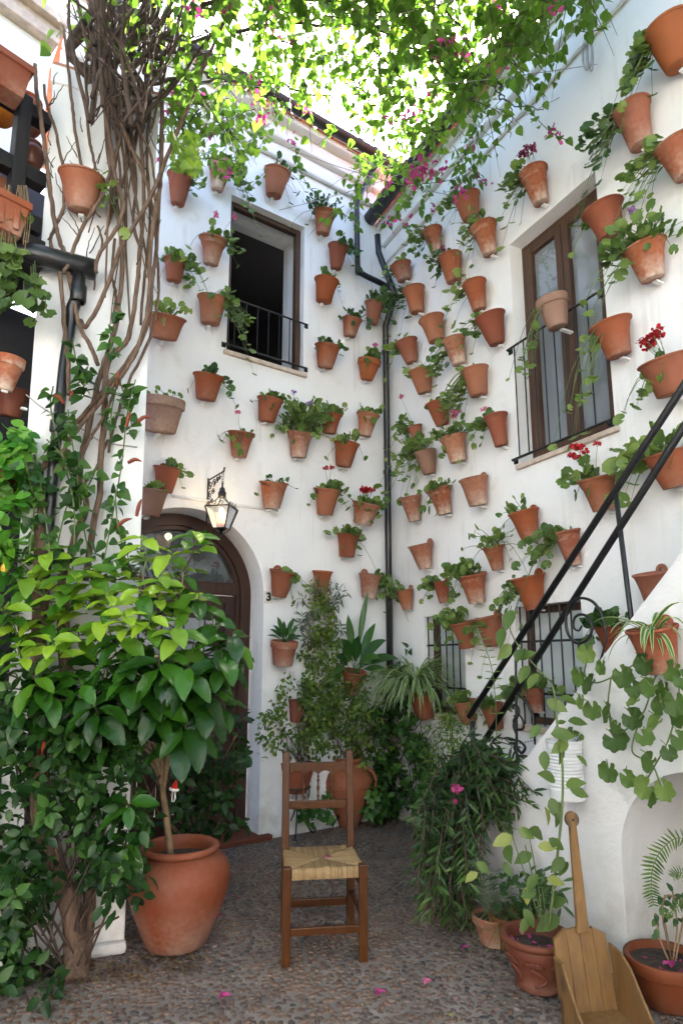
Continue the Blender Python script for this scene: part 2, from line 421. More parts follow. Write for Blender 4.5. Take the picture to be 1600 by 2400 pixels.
CLOTHW = simple('white_felt', (.8, .78, .76), .95, 0, .1, 40, .5); CLOTHR = simple('red_felt', (.55, .02, .015), .95, 0, .15, 40, .5)
def glass(name, c, rough, alpha_mix, spec=.5):
    t = NT(name); t.base(c).rough(rough)
    tr = t.node('ShaderNodeBsdfTransparent'); gl = t.node('ShaderNodeBsdfGlossy'); gl.inputs['Roughness'].default_value = rough
    fr = t.node('ShaderNodeFresnel'); fr.inputs[0].default_value = 1.5
    mx = t.node('ShaderNodeMixShader'); mx.inputs[0].default_value = alpha_mix
    t.link(tr.outputs[0], mx.inputs[1]); t.link(t.b.outputs[0], mx.inputs[2])
    m2 = t.node('ShaderNodeMixShader'); t.link(t.math('ADD', fr.outputs[0], .05), m2.inputs[0]); t.link(mx.outputs[0], m2.inputs[1]); t.link(gl.outputs[0], m2.inputs[2])
    t.link(m2.outputs[0], t.out.inputs[0]); return t.m
GLASS = glass('window_glass', (.25, .29, .31), .02, .25)
PALE_GLASS = glass('pale_window_glass', (.40, .45, .49), .03, .5)  # pale diffuse share stands in for reflections and the lit curtain
FROST = simple('frosted_glass', (.52, .57, .57), .28, 0, .04, 4)
LGLASS = glass('lantern_glass', (.75, .68, .55), .2, .55)
GLOW = NT('lit_bulb'); GLOW.b.inputs['Emission Color'].default_value = (1, .72, .42, 1); GLOW.b.inputs['Emission Strength'].default_value = 3; GLOW = GLOW.m

# ================================================================== the setting
rng = random.Random(7)
GROUND = NT('pebble_mortar'); _g = GROUND.coord(); _a = GROUND.noise(5, 5, .6, _g); _b = GROUND.noise(60, 4, .6, _g)
_px = GROUND.node('ShaderNodeSeparateXYZ'); GROUND.link(_g, _px.inputs[0])
_far = GROUND.math('GREATER_THAN', GROUND.math('ABSOLUTE', GROUND.math('SUBTRACT', _px.outputs[1], 4.3)), 2.06)   # beyond the built pebbles the material carries them
_vo = GROUND.node('ShaderNodeTexVoronoi'); _vo.inputs['Scale'].default_value = 26; GROUND.link(_g, _vo.inputs['Vector'])
_pc = GROUND.mix(GROUND.ramp(_vo.outputs['Distance'], [(.35, (0,0,0)), (.6, (1,1,1))]), GROUND.mix(_vo.outputs['Color'], (.05, .04, .035), (.11, .08, .06)), (.17, .14, .12))
GROUND.base(GROUND.mix(_far, GROUND.mix(GROUND.ramp(_a, [(.35, (0,0,0)), (.7, (1,1,1))]), (.145, .122, .107), (.255, .222, .20)), _pc)).rough(.8); GROUND.bump(_b, .6, .005); GROUND = GROUND.m
ground = MB().add([(-60,-60,0),(60,-60,0),(60,60,0),(-60,60,0)], [(0,1,2,3)]).build('ground', GROUND)
tag(ground, 'courtyard floor of small river pebbles set in mortar', 'floor', kind='structure')

PEB = NT('river_pebble'); _a = PEB.node('ShaderNodeAttribute', attribute_name='tone').outputs['Fac']
_r = PEB.node('ShaderNodeObjectInfo').outputs['Random']; _i = PEB.math('FRACT', PEB.math('ADD', _a, PEB.math('MULTIPLY', _r, 3.17)))
_c = PEB.ramp(_i, [(0, (.034, .030, .031)), (.22, (.072, .056, .050)), (.42, (.112, .076, .060)), (.6, (.085, .068, .060)), (.78, (.14, .092, .066)), (.92, (.080, .046, .032)), (1, (.18, .15, .13))])
_n = PEB.noise(2.2, 4, .6, PEB.node('ShaderNodeNewGeometry').outputs['Position'])
_n2 = PEB.noise(90, 3, .6, PEB.node('ShaderNodeNewGeometry').outputs['Position'])
_c = PEB.mix(PEB.math('MULTIPLY', PEB.ramp(_n, [(.45, (0,0,0)), (.62, (1,1,1))]), .55), _c, (.17, .095, .05))
_c = PEB.mix(PEB.math('MULTIPLY', _n2, .5), _c, PEB.mix(.4, _c, (.02, .016, .012)))
_c = PEB.mix(1.0, _c, (1.05, 1.0, 1.0), 'MULTIPLY')
PEB.base(_c).rough(PEB.math('ADD', PEB.math('MULTIPLY', _n2, .3), .32)); PEB.bump(_n2, .25, .002); PEB = PEB.m
def pebble_shape(rg, n=9):
    vs = []; fs = []; ph = rg.uniform(0, 6.28); e = rg.uniform(.72, .95)
    rad = [1 + .12*math.sin(2*(2*math.pi*k/n)+ph) + rg.uniform(-.07, .07) for k in range(n)]
    for rr, h in ((1.0, -.25), (.97, .22), (.62, .52)):
        for k in range(n):
            a = 2*math.pi*k/n; vs.append((rr*rad[k]*math.cos(a), rr*rad[k]*e*math.sin(a), h))
    vs.append((0, 0, .60))
    for i in range(2):
        for k in range(n):
            a = i*n+k; b = i*n+(k+1) % n; fs.append((a, b, b+n, a+n))
    for k in range(n): fs.append((2*n+k, 2*n+(k+1) % n, 3*n))
    return np.array(vs), fs
PEBS = [pebble_shape(rng) for _ in range(6)]
def build_pebbles():
    sp = .036; items = []
    row = 0; y = 2.25
    while y < 6.35:
        x = -2.0 + (sp/2 if row % 2 else 0)
        while x < 1.9:
            px, py = x + rng.uniform(-.32, .32)*sp, y + rng.uniform(-.32, .32)*sp
            qx, qy, zc = proj((px, py, 0))
            inside = (V((px, py, 0)) - BACK.P).dot(BACK.n) > .02 and (V((px, py, 0)) - RIGHT.P).dot(RIGHT.n) > .02
            if -60 < qx < 1660 and qy < 2440 and inside:
                sz = sp*rng.choice([.38, .43, .45, .48, .51, .40]); items.append((px, py, sz, rng.uniform(0, 6.28), rng.randrange(6), rng.random()*.999, zc))
            x += sp
        y += sp*.88; row += 1
    items.sort(key=lambda i: i[6])
    seen = [i for i in items if -5 < proj((i[0], i[1], 0))[0] < 1605 and proj((i[0], i[1], 0))[1] < 2405]
    near = seen[:300]; ns = set(id(i) for i in near); rest = [i for i in items if id(i) not in ns]
    meshes = []
    for k in range(6):
        tv, tf = PEBS[k]; me = bpy.data.meshes.new('pebble'); me.from_pydata([tuple(v) for v in tv], [], tf); smooth_mesh(me); me.materials.append(PEB)
        a = me.attributes.new('tone', 'FLOAT', 'POINT'); a.data.foreach_set('value', [.0]*len(tv)); meshes.append(me)
    for (px, py, sz, rot, k, tone, zc) in near:
        o = bpy.data.objects.new('pebble', meshes[k]); col.objects.link(o); o.parent = ground
        o.location = (px, py, .001 + rng.uniform(-.003, .002)); o.rotation_euler = (rng.uniform(-.12, .12), rng.uniform(-.12, .12), rot); o.scale = (sz, sz, sz*.62)
    vs = []; fs = []; tn = []; b = 0
    for (px, py, sz, rot, k, tone, zc) in rest:
        tv, tf = PEBS[k]; c, s = math.cos(rot), math.sin(rot); z0 = rng.uniform(-.002, .003)
        w = np.stack([px + sz*(tv[:, 0]*c - tv[:, 1]*s), py + sz*(tv[:, 0]*s + tv[:, 1]*c), z0 + sz*.62*tv[:, 2]], 1)
        vs.append(w); fs.extend([tuple(b+i for i in f) for f in tf]); b += len(tv); tn.append(np.full(len(tv), tone))
    me = bpy.data.meshes.new('pebbles'); me.from_pydata(np.concatenate(vs).tolist(), [], fs); smooth_mesh(me); me.materials.append(PEB)
    a = me.attributes.new('tone', 'FLOAT', 'POINT'); a.data.foreach_set('value', np.concatenate(tn).astype(np.float32))
    o = bpy.data.objects.new('pebbles', me); col.objects.link(o); o.parent = ground; o['kind'] = 'stuff'
build_pebbles()

def wall_mesh(W, u0, u1, z1, holes, arch=None, depth=.32, mat=PLASTER, parent=None, name='wall'):
    """a wall sheet with real openings and their reveals, and a back face, from the floor to z1"""
    m = MB(); us = sorted({u0, u1} | {h[0] for h in holes} | {h[1] for h in holes} | ({arch[0], arch[1]} if arch else set()))
    zs = sorted({0, z1} | {h[2] for h in holes} | {h[3] for h in holes} | ({arch[3]} if arch else set()))
    for off in (0, -depth):
        for a, b in zip(us, us[1:]):
            for c, d in zip(zs, zs[1:]):
                um, zm = (a+b)/2, (c+d)/2
                if any(h[0] < um < h[1] and h[2] < zm < h[3] for h in holes): continue
                if arch and arch[0] < um < arch[1] and zm < arch[3]: continue
                q = [W.pt(a, c, off), W.pt(b, c, off), W.pt(b, d, off), W.pt(a, d, off)]
                m.add(q, [(0, 1, 2, 3)])
    for (a, b, c, d) in holes:
        ring = [(a, c), (b, c), (b, d), (a, d)]
        for i in range(4):
            p, q = ring[i], ring[(i+1) % 4]
            m.add([W.pt(*p), W.pt(*q), W.pt(q[0], q[1], -depth), W.pt(p[0], p[1], -depth)], [(0, 1, 2, 3)])
    if arch:
        a, b, zs_, zt = arch; uc = (a+b)/2; rx = (b-a)/2; rz = zt - zs_; n = 28
        arc = [(uc - rx*math.cos(math.pi*k/n), zs_ + rz*math.sin(math.pi*k/n)) for k in range(n+1)]
        for off in (0, -depth):
            for (p, q) in zip(arc, arc[1:]):
                m.add([W.pt(p[0], p[1], off), W.pt(q[0], q[1], off), W.pt(q[0], zt, off), W.pt(p[0], zt, off)], [(0, 1, 2, 3)])
        path = [(a, 0)] + arc + [(b, 0)]
        for p, q in zip(path, path[1:]):
            m.add([W.pt(*p), W.pt(*q), W.pt(q[0], q[1], -depth), W.pt(p[0], p[1], -depth)], [(0, 1, 2, 3)])
    return m.build(name, mat, parent)
def wbox(m, W, u0, u1, z0, z1, o0, o1):
    """a box in wall coordinates, off the wall from o0 to o1"""
    return m.box(W.pt(u0, z0, o0), W.d*(u1-u0), W.n*(o1-o0), Z*(z1-z0))

# ---- house with the arched door (back wall of the court)
ZB, ZR = 6.62, 6.10
house_b = thing('house', 'whitewashed house wall with arched brown door, upper window and drainpipe', 'house', BACK.pt(-1.5, 0))
BW = (-1.83, -1.045, 4.11, 5.67)
ARCH = (-2.76, -1.41, 1.98, 2.655)
wall_mesh(BACK, -3.3, 0.0, ZB, [BW], ARCH, .34, PLASTER, house_b)
m = MB(); wbox(m, BACK, -3.3, .0, ZB-.36, ZB-.20, .004, .05); wbox(m, BACK, -3.3, .0, ZB-.20, ZB-.05, .004, .11); wbox(m, BACK, -3.3, .0, ZB-.05, ZB+.02, -.3, .2)
m.build('cornice', PLASTER, house_b, bevel=.02)
def gutter(W, u0, u1, z, off, house, r=.062):
    m = MB(); n = 10; vs = []; fs = []
    prof = [(math.cos(math.pi + math.pi*k/n)*r, math.sin(math.pi + math.pi*k/n)*r) for k in range(n+1)]
    prof += [(x*.9, y*.9) for x, y in prof[::-1]]
    for u in (u0, u1):
        vs += [W.pt(u, z + y, off + x) for x, y in prof]
    k = len(prof)
    for i in range(k): fs.append((i, (i+1) % k, k+(i+1) % k, k+i))
    cap = [W.pt(u0, z + y, off + x) for x, y in prof[:n+1]]
    m.add(vs, fs); m.add(cap, [tuple(range(n+1))]); m.add([W.pt(u1, z + y, off + x) for x, y in prof[:n+1]], [tuple(range(n+1))])
    u = u0 + .35
    while u < u1:                                  # strap brackets
        m.tube([W.pt(u, z + .01, 0), W.pt(u, z + .01, off), W.pt(u, z - r, off)], .006, 5); u += .8
    return m.build('gutter', GUTTER, house, smooth=False)
gutter(BACK, -3.3, .1, ZB+.06, .26, house_b); 
def roof(W, u0, u1, z, house, rise=.42, depth=4.0):
    m = MB(); a = W.pt(u0, z+.0, -.02); b = W.pt(u1, z+.0, -.02); c = W.pt(u1, z+rise*depth, -depth); d = W.pt(u0, z+rise*depth, -depth)
    m.add([a, b, c, d, a-Z*.03, b-Z*.03, c-Z*.03, d-Z*.03], [(0,1,2,3), (7,6,5,4), (0,4,5,1), (1,5,6,2), (2,6,7,3), (3,7,4,0)])
    o = m.build('roof', TERRA_TILE, house)
    mm = MB(); n = 7; L = .46; vs = []; fs = []
    dirn = (W.n*1.0 - Z*rise).normalized(); up = W.d.cross(dirn); up = up if up.z > 0 else -up
    for j, (t, r) in enumerate(((0, .085), (L, .07))):
        for rr in (r, r-.014):
            vs += [V((0,0,0)) - dirn*t + (W.d*math.cos(math.pi*k/n) + up*math.sin(math.pi*k/n))*rr for k in range(n+1)]
    s = n+1
    for k in range(n):
        fs += [(k, k+1, 2*s+k+1, 2*s+k), (s+k+1, s+k, 3*s+k, 3*s+k+1), (k+1, k, s+k, s+k+1)]
    me = bpy.data.meshes.new('roof_tile'); me.from_pydata([tuple(v) for v in vs], [], fs); me.materials.append(TERRA_TILE); smooth_mesh(me)
    rg = random.Random(3); u = u0 + .1; base = wloc(o)
    while u < u1:
        t = bpy.data.objects.new('roof_tile', me); col.objects.link(t); t.parent = o
        t.location = W.pt(u, z + .015 + rg.uniform(-.008, .008), .23 + rg.uniform(-.02, .02)) - base; u += .19
roof(BACK, -3.3, .05, ZB+.03, house_b)

# ---- house with the pot wall on the right
house_r = thing('house', 'tall whitewashed house wall on the right with casement window over two barred windows', 'house', RIGHT.pt(1.5, 0))
RW = (1.86, 2.70, 2.86, 4.69)
RL1 = (.545, 1.12, .98, 1.815); RL2 = (1.72, 2.335, .98, 1.815)
wall_mesh(RIGHT, 0.0, 9.0, ZR, [RW, RL1, RL2], None, .34, PLASTER, house_r)
m = MB(); wbox(m, RIGHT, .0, 9, ZR-.42, ZR-.24, .004, .035); wbox(m, RIGHT, .0, 9, ZR-.24, ZR-.06, .004, .09); wbox(m, RIGHT, .0, 9, ZR-.06, ZR+.01, -.3, .15)
m.build('cornice', PLASTER, house_r, bevel=.02)
gutter(RIGHT, -.10, 9, ZR+.03, .235, house_r, .075)
roof(RIGHT, -.3, 9, ZR+.03, house_r)

# ---- downpipes (each part of its house)
def pipe(house, pts, r, name='downpipe', mat=PIPE, n=10): return MB().tube(pts, r, n).build(name, mat, house, smooth=True)
q = lambda x, y, off=.07: BACK.hit(x, y, off)
pts = [BACK.pt(-.30, ZB+.04, .26), q(838, 470, .12), q(836, 500, .1), q(838, 626, .1), q(845, 640, .1), q(900, 668, .1), q(931, 690, .09), q(932, 740, .08)]
pipe(house_b, pts[:1] + curve_pts(pts[1:], 4), .03)
p_top = RIGHT.pt(.07, 4.95, .09)
pipe(house_r, [RIGHT.hit(884, 552, .22), RIGHT.hit(887, 592, .21), RIGHT.hit(905, 640, .13), RIGHT.hit(926, 690, .08), RIGHT.pt(.06, 4.9, .07), RIGHT.pt(.06, 3, .07), RIGHT.pt(.06, 0.02, .07)], .033)
for z in (4.6, 3.3, 2.1, .8): MB().lathe([(.036, -.02), (.042, -.018), (.042, .018), (.036, .02)], RIGHT.pt(.06, z, .07), Z, 12).build('pipe_collar', PIPE, house_r)

# ---- windows
def frame_bars(m, W, u0, u1, z0, z1, w, o0, o1):
    wbox(m, W, u0, u0+w, z0, z1, o0, o1); wbox(m, W, u1-w, u1, z0, z1, o0, o1)
    wbox(m, W, u0+w, u1-w, z0, z0+w, o0+.002, o1-.002); wbox(m, W, u0+w, u1-w, z1-w, z1, o0+.002, o1-.002)
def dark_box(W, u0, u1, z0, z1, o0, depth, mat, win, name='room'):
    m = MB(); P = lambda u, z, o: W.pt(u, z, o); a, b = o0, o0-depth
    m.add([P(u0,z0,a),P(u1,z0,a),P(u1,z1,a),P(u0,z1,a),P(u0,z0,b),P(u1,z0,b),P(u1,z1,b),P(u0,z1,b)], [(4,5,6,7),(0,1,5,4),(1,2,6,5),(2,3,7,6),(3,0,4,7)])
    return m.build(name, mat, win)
def guard(W, u0, u1, z0, z1, off, n, win, pads=True):
    m = MB().tube([W.pt(u0-.03, z1, 0), W.pt(u0-.03, z1, off), W.pt(u1+.03, z1, off), W.pt(u1+.03, z1, 0)], .009, 6); m.build('guard_rail', IRON, win)
    m = MB().tube([W.pt(u0-.03, z0, 0), W.pt(u0-.03, z0, off), W.pt(u1+.03, z0, off), W.pt(u1+.03, z0, 0)], .010, 6)
    m.build('guard_rail', IRON, win)
    for u in (u0-.03, u1+.03):
        for z in (z0, z1): MB().cbox(W.pt(u, z, .008), W.d*.035, W.n*.012, Z*.045).build('fixing_plate', IRON, win)
    for k in range(n):
        u = u0 + (u1-u0)*(k+.5)/n
        MB().tube([W.pt(u, z0, off), W.pt(u, z1, off)], .0055, 6).build('guard_bar', IRON, win)
# upper window over the door: open, deep white splay, dark room
u0, u1, z0, z1 = BW
win = MB(); frame_bars(win, BACK, u0+.003, u1-.003, z0+.003, z1-.003, .05, -.13, -.07)
win = win.build('window', FRAMEW, house_b, bevel=.004)
m = MB(); P = BACK.pt
m.add([P(u0,z0,-.34),P(u1,z0,-.34),P(u1,z1,-.34),P(u0,z1,-.34),P(u0-.01,z0,-.44),P(u1+.01,z0,-.44),P(u1+.01,z1+.01,-.44),P(u0-.01,z1+.01,-.44)], [(0,1,5,4),(1,2,6,5),(2,3,7,6),(3,0,4,7)])
m.build('inner_reveal', REVEAL, win)
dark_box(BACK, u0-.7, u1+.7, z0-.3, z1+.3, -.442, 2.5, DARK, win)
m = MB(); wbox(m, BACK, u0-.03, u1+.03, z0-.035, z0+.004, -.1, .035); m.build('sill', STONE, win, bevel=.006)
guard(BACK, u0, u1-.005, z0+.05, z0+.50, .035, 7, win)
# big casement window on the right wall
u0, u1, z0, z1 = RW
win = MB(); frame_bars(win, RIGHT, u0+.003, u1-.003, z0+.003, z1-.003, .055, -.20, -.12)
win = win.build('window', FRAMEW, house_r, bevel=.005)
um = (u0+u1)/2
for a, b in ((u0+.058, um-.002), (um+.002, u1-.058)):
    c = MB(); frame_bars(c, RIGHT, a, b, z0+.06, z1-.06, .06, -.18, -.105); c.build('casement', FRAMEW, win, bevel=.006)
    g = MB(); wbox(g, RIGHT, a+.06, b-.06, z0+.12, z1-.12, -.148, -.142); g.build('pane', PALE_GLASS, win)
m = MB(); n = 24
vs = []; fs = []
for k in range(n+1):
    u = u0+.07 + (u1-u0-.14)*k/n; o = -.20 - .012*math.sin(k*1.9)
    vs += [RIGHT.pt(u, z0+.02, o), RIGHT.pt(u, z1-.10, o)]
for k in range(n): fs.append((2*k, 2*k+2, 2*k+3, 2*k+1))
m.add(vs, fs); m.build('curtain', CURTAIN, win, smooth=True)
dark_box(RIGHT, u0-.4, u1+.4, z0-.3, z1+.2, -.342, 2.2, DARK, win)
m = MB(); wbox(m, RIGHT, u0-.03, u1+.03, z0-.032, z0+.004, -.11, .03); m.build('sill', STONE, win, bevel=.006)
guard(RIGHT, u0-.01, u1-.06, z0+.045, z0+.93, .045, 8, win)
# two low barred windows
for (u0, u1, z0, z1) in (RL1, RL2):
    win = MB(); frame_bars(win, RIGHT, u0+.003, u1-.003, z0+.003, z1-.003, .045, -.17, -.10); win = win.build('window', FRAMEW, house_r, bevel=.004)
    for a, b in ((u0+.05, u1-.05),):
        g = MB(); wbox(g, RIGHT, a, b, z0+.05, z1-.05, -.15, -.14); g.build('pane', FROST, win)
    dark_box(RIGHT, u0, u1, z0, z1, -.342, .3, DARK, win)
    nb = 7
    for k in range(nb):
        u = u0 + .02 + (u1-u0-.04)*k/(nb-1); MB().tube([RIGHT.pt(u, z0, -.03), RIGHT.pt(u, z1, -.03)], .0065, 6).build('grille_bar', IRON, win)
    for z in (z0+.22, z0+.58):
        m = MB(); wbox(m, RIGHT, u0, u1, z-.008, z+.008, -.034, -.026); m.build('grille_bar', IRON, win)
    m = MB()
    for k in range(3):
        m = MB(); wbox(m, RIGHT, u0-.02+k*.205, u0+.175+k*.205, z0-.045, z0-.002, -.09, .028); m.build('sill_brick', STONE, win, bevel=.006)

# ---- the arched door
a, b, zs_, zt = ARCH; OD = -.24
door = thing('door', None, None); door.parent = house_b; door.location = BACK.pt((a+b)/2, 0) - wloc(house_b)
def arch_band(W, a, b, zs_, rz, w, o0, o1, n=28):
    m = MB(); uc = (a+b)/2; rx = (b-a)/2
    def path(s): return [(a+s, .0)] + [(uc - (rx-s)*math.cos(math.pi*k/n), zs_ + (rz-s)*math.sin(math.pi*k/n)) for k in range(n+1)] + [(b-s, .0)]
    A, B = path(0), path(w)
    for i in range(len(A)-1):
        p, q, r, s = A[i], A[i+1], B[i+1], B[i]
        m.add([W.pt(*p, o1), W.pt(*q, o1), W.pt(*r, o1), W.pt(*s, o1), W.pt(*s, o0), W.pt(*r, o0)], [(0,1,2,3), (3,2,5,4)])
    return m
arch_band(BACK, a+.003, b-.003, zs_, zt-zs_-.003, .095, OD-.12, OD).build('door_frame', DOORW, door)
arch_band(BACK, a+.097, b-.097, zs_, zt-zs_-.097, .035, OD-.12, OD-.03).build('door_frame', DOORW, door)
TR = 2.05
m = MB(); wbox(m, BACK, a+.1, b-.1, TR-.06, TR+.05, OD-.13, OD-.02); m.build('transom', DOORW, door, bevel=.008)
uc = (a+b)/2; rx = (b-a)/2-.11; n = 20; rz = zt-zs_-.11
fan = [(a+.11, TR+.05)] + [(uc - rx*math.cos(math.pi*k/n), max(TR+.05, zs_ + rz*math.sin(math.pi*k/n))) for k in range(n+1)] + [(b-.11, TR+.05)]
m = MB(); m.add([BACK.pt(*p, OD-.08) for p in fan], [tuple(range(len(fan)))]); m.build('fanlight', GLASS, door)
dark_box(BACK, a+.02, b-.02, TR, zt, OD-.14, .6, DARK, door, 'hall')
# the leaf: stiles, rails, lower panel, glazed upper part with curtain and iron grille
la, lb = a+.135, b-.135; lz = TR-.065
def leafbox(u0, u1, z0, z1, o0, o1, name, mat=DOORW, bev=.006):
    m = MB(); wbox(m, BACK, u0, u1, z0, z1, OD+o0, OD+o1); return m.build(name, mat, door, bevel=bev)
gu0, gu1, gz0, gz1 = la+.16, lb-.16, .95, lz-.2
leafbox(la, gu0, .03, lz, -.10, -.05, 'stile'); leafbox(gu1, lb, .03, lz, -.10, -.05, 'stile')
leafbox(gu0, gu1, gz1, lz, -.098, -.052, 'rail'); leafbox(gu0, gu1, gz0-.14, gz0, -.098, -.052, 'rail'); leafbox(gu0, gu1, .03, .22, -.098, -.052, 'rail')
nb = 5
for k in range(nb): leafbox(gu0 + (gu1-gu0)*k/nb + .002, gu0 + (gu1-gu0)*(k+1)/nb - .002, .22, gz0-.14, -.095, -.07, 'door_board')
vs = []; fs = []; nn = 26
for k in range(nn+1):
    u = gu0 + (gu1-gu0)*k/nn; o = OD - .094 + .008*math.sin(k*1.7); vs += [BACK.pt(u, gz0, o), BACK.pt(u, gz1, o)]
for k in range(nn): fs.append((2*k, 2*k+2, 2*k+3, 2*k+1))
MB().add(vs, fs).build('curtain', CURTAIN, door, smooth=True)
m = MB(); wbox(m, BACK, gu0, gu1, gz0, gz1, OD-.083, OD-.078); m.build('pane', GLASS, door)
for k in range(6):
    u = gu0 - .10 + (gu1-gu0+.16)*k/5
    m = MB().tube([BACK.pt(u, gz0-.1, OD-.02), BACK.pt(u, gz1+.12, OD-.02)], .008, 6); m.lathe([(.0, -.012), (.012, 0), (0, .014)], BACK.pt(u, gz1+.13, OD-.02), Z, 8); m.build('grille_bar', IRON, door)
for z in (gz1+.06, gz0+.52, gz0+.22, gz0-.06):
    m = MB(); wbox(m, BACK, gu0-.13, gu1+.1, z-.008, z+.008, OD-.024, OD-.016); m.build('grille_bar', IRON, door)
m = MB(); c = BACK.pt(lb-.07, 1.0, OD-.04); m.lathe([(.012, 0), (.012, .03), (.026, .04), (.028, .055), (.018, .07), (0, .073)], c, BACK.n, 12); m.build('door_knob', IRON, door, smooth=True)
m = MB(); wbox(m, BACK, a-.02, b+.10, .0, .045, -.34, .06); m.build('threshold', TERRA_DARK, door, bevel=.01)

# ---- plaster ledge and electric cable over the door
m = MB(); p = [BACK.hit(x, y, .012) for x, y in ((405, 1163), (470, 1172), (560, 1185), (650, 1196))]; m.tube(p, .013, 6); m.build('plaster_ledge', PLASTER, house_b, smooth=True)

# ---- vine-clad pillar, the end of the gallery wall, on the left
pillar = thing('pillar', 'white plastered pillar covered in climbing vine stems on the left', 'pillar', PILL.pt(-.35, 0))
def pillar_mesh():
    m = MB(); t = .42; H1 = 4.93; lean = -.075
    A = [(-.60, 0), (0, 0), (0, -t), (-.60, -t)]
    def ring(z, s=0.0): return [PILL.pt(u + lean*z/H1 + (s if u == 0 else -s), z, o + (s if o == 0 else -s)) for u, o in A]
    zs = [(0, 0), (H1-.12, 0), (H1-.12, .012), (H1, .012)]
    vs = []; fs = []
    for z, s in zs: vs += ring(z, s)
    for i in range(len(zs)-1):
        for k in range(4): fs.append((4*i+k, 4*i+(k+1) % 4, 4*i+4+(k+1) % 4, 4*i+4+k))
    k = 4*(len(zs)-1); fs.append((k, k+1, k+2, k+3))
    m.add(vs, fs); m.build('shaft', PLASTER, pillar, bevel=.02)
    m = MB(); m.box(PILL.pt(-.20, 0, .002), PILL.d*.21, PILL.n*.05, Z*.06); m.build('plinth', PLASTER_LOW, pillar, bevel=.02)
pillar_mesh()
m = MB(); m.box(PILL.pt(-.68, 4.93, .0)+V((0,0,0)), PILL.d*.62, PILL.n*-.42, Z*.035); m.build('coping', TERRA_TILE, pillar, bevel=.008)
# gutter stub and downpipe fixed to the pillar
gp = [PILL.hit(x, y, .10) for x, y in ((-60, 560), (226, 634))]
MB().tube(gp, .058, 14).build('gutter', PIPE, pillar, smooth=True)
dp = [PILL.hit(186, 640, .10), PILL.hit(184, 690, .10), PILL.hit(170, 725, .07), PILL.hit(166, 760, .06), PILL.hit(150, 860, .06), PILL.hit(136, 1000, .06), PILL.hit(125, 1100, .06), PILL.hit(95, 1500, .06), PILL.hit(70, 1960, .05)]
MB().tube(dp, [.034, .034, .036, .030, .028, .028, .028, .028, .028], 12).build('downpipe', PIPE, pillar, smooth=True)
MB().lathe([(.036, -.05), (.043, -.045), (.043, .05), (.036, .055)], dp[1], Z, 14).build('pipe_collar', PIPE, pillar, smooth=True); m = MB(); m.lathe([(.03, -.04), (.04, -.03), (.04, .03), (.03, .035)], dp[5], Z, 14); m.build('pipe_collar', PIPE, pillar, smooth=True)

# ---- timber gallery on the far left
GAL = Wall(PILL.pt(-.66, 0, -.02), R(42))                 # u negative towards the left and the camera
gallery = thing('gallery', 'dark timber gallery balcony with beams and open bays at the left edge', 'balcony', GAL.pt(-.6, 0))
def gbox(u0, u1, z0, z1, o0, o1, name, mat=BEAMW): m = MB(); wbox(m, GAL, u0, u1, z0, z1, o0, o1); return m.build(name, mat, gallery, bevel=.006)
zf = lambda x, y: GAL.uz(x, y)[1]
gbox(-2.5, -.01, 3.55, 3.72, -.69, .10, 'floor_beam')
gbox(-2.5, -.01, 3.722, 3.78, -.69, .02, 'deck')
for z0, z1 in ((3.80, 3.90), (4.10, 4.19), (4.50, 4.58)): gbox(-2.5, -.01, z0, z1, -.05, .03, 'rail')
for u in (-.16, -.55, -.95): gbox(u-.035, u+.035, 3.79, 4.6, -.045, .045, 'post')
gbox(-2.5, .6, 0, 3.70, -.75, -.70, 'back_wall', DARK)  # near-black sheet puts the deep shade of the open bay into colour
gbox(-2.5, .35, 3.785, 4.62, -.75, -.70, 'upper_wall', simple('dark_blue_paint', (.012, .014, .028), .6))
gbox(-2.5, .2, 4.63, 5.78, -.75, -.70, 'upper_wall', PLASTER); gbox(-2.5, .22, 5.78, 5.9, -.78, -.62, 'cornice', STONE); gbox(-2.5, .25, 5.9, 5.97, -.8, -.56, 'cornice', STONE)
gbox(-2.5, -.05, 0, .45, -.25, -.02, 'parapet', PLASTER_LOW)

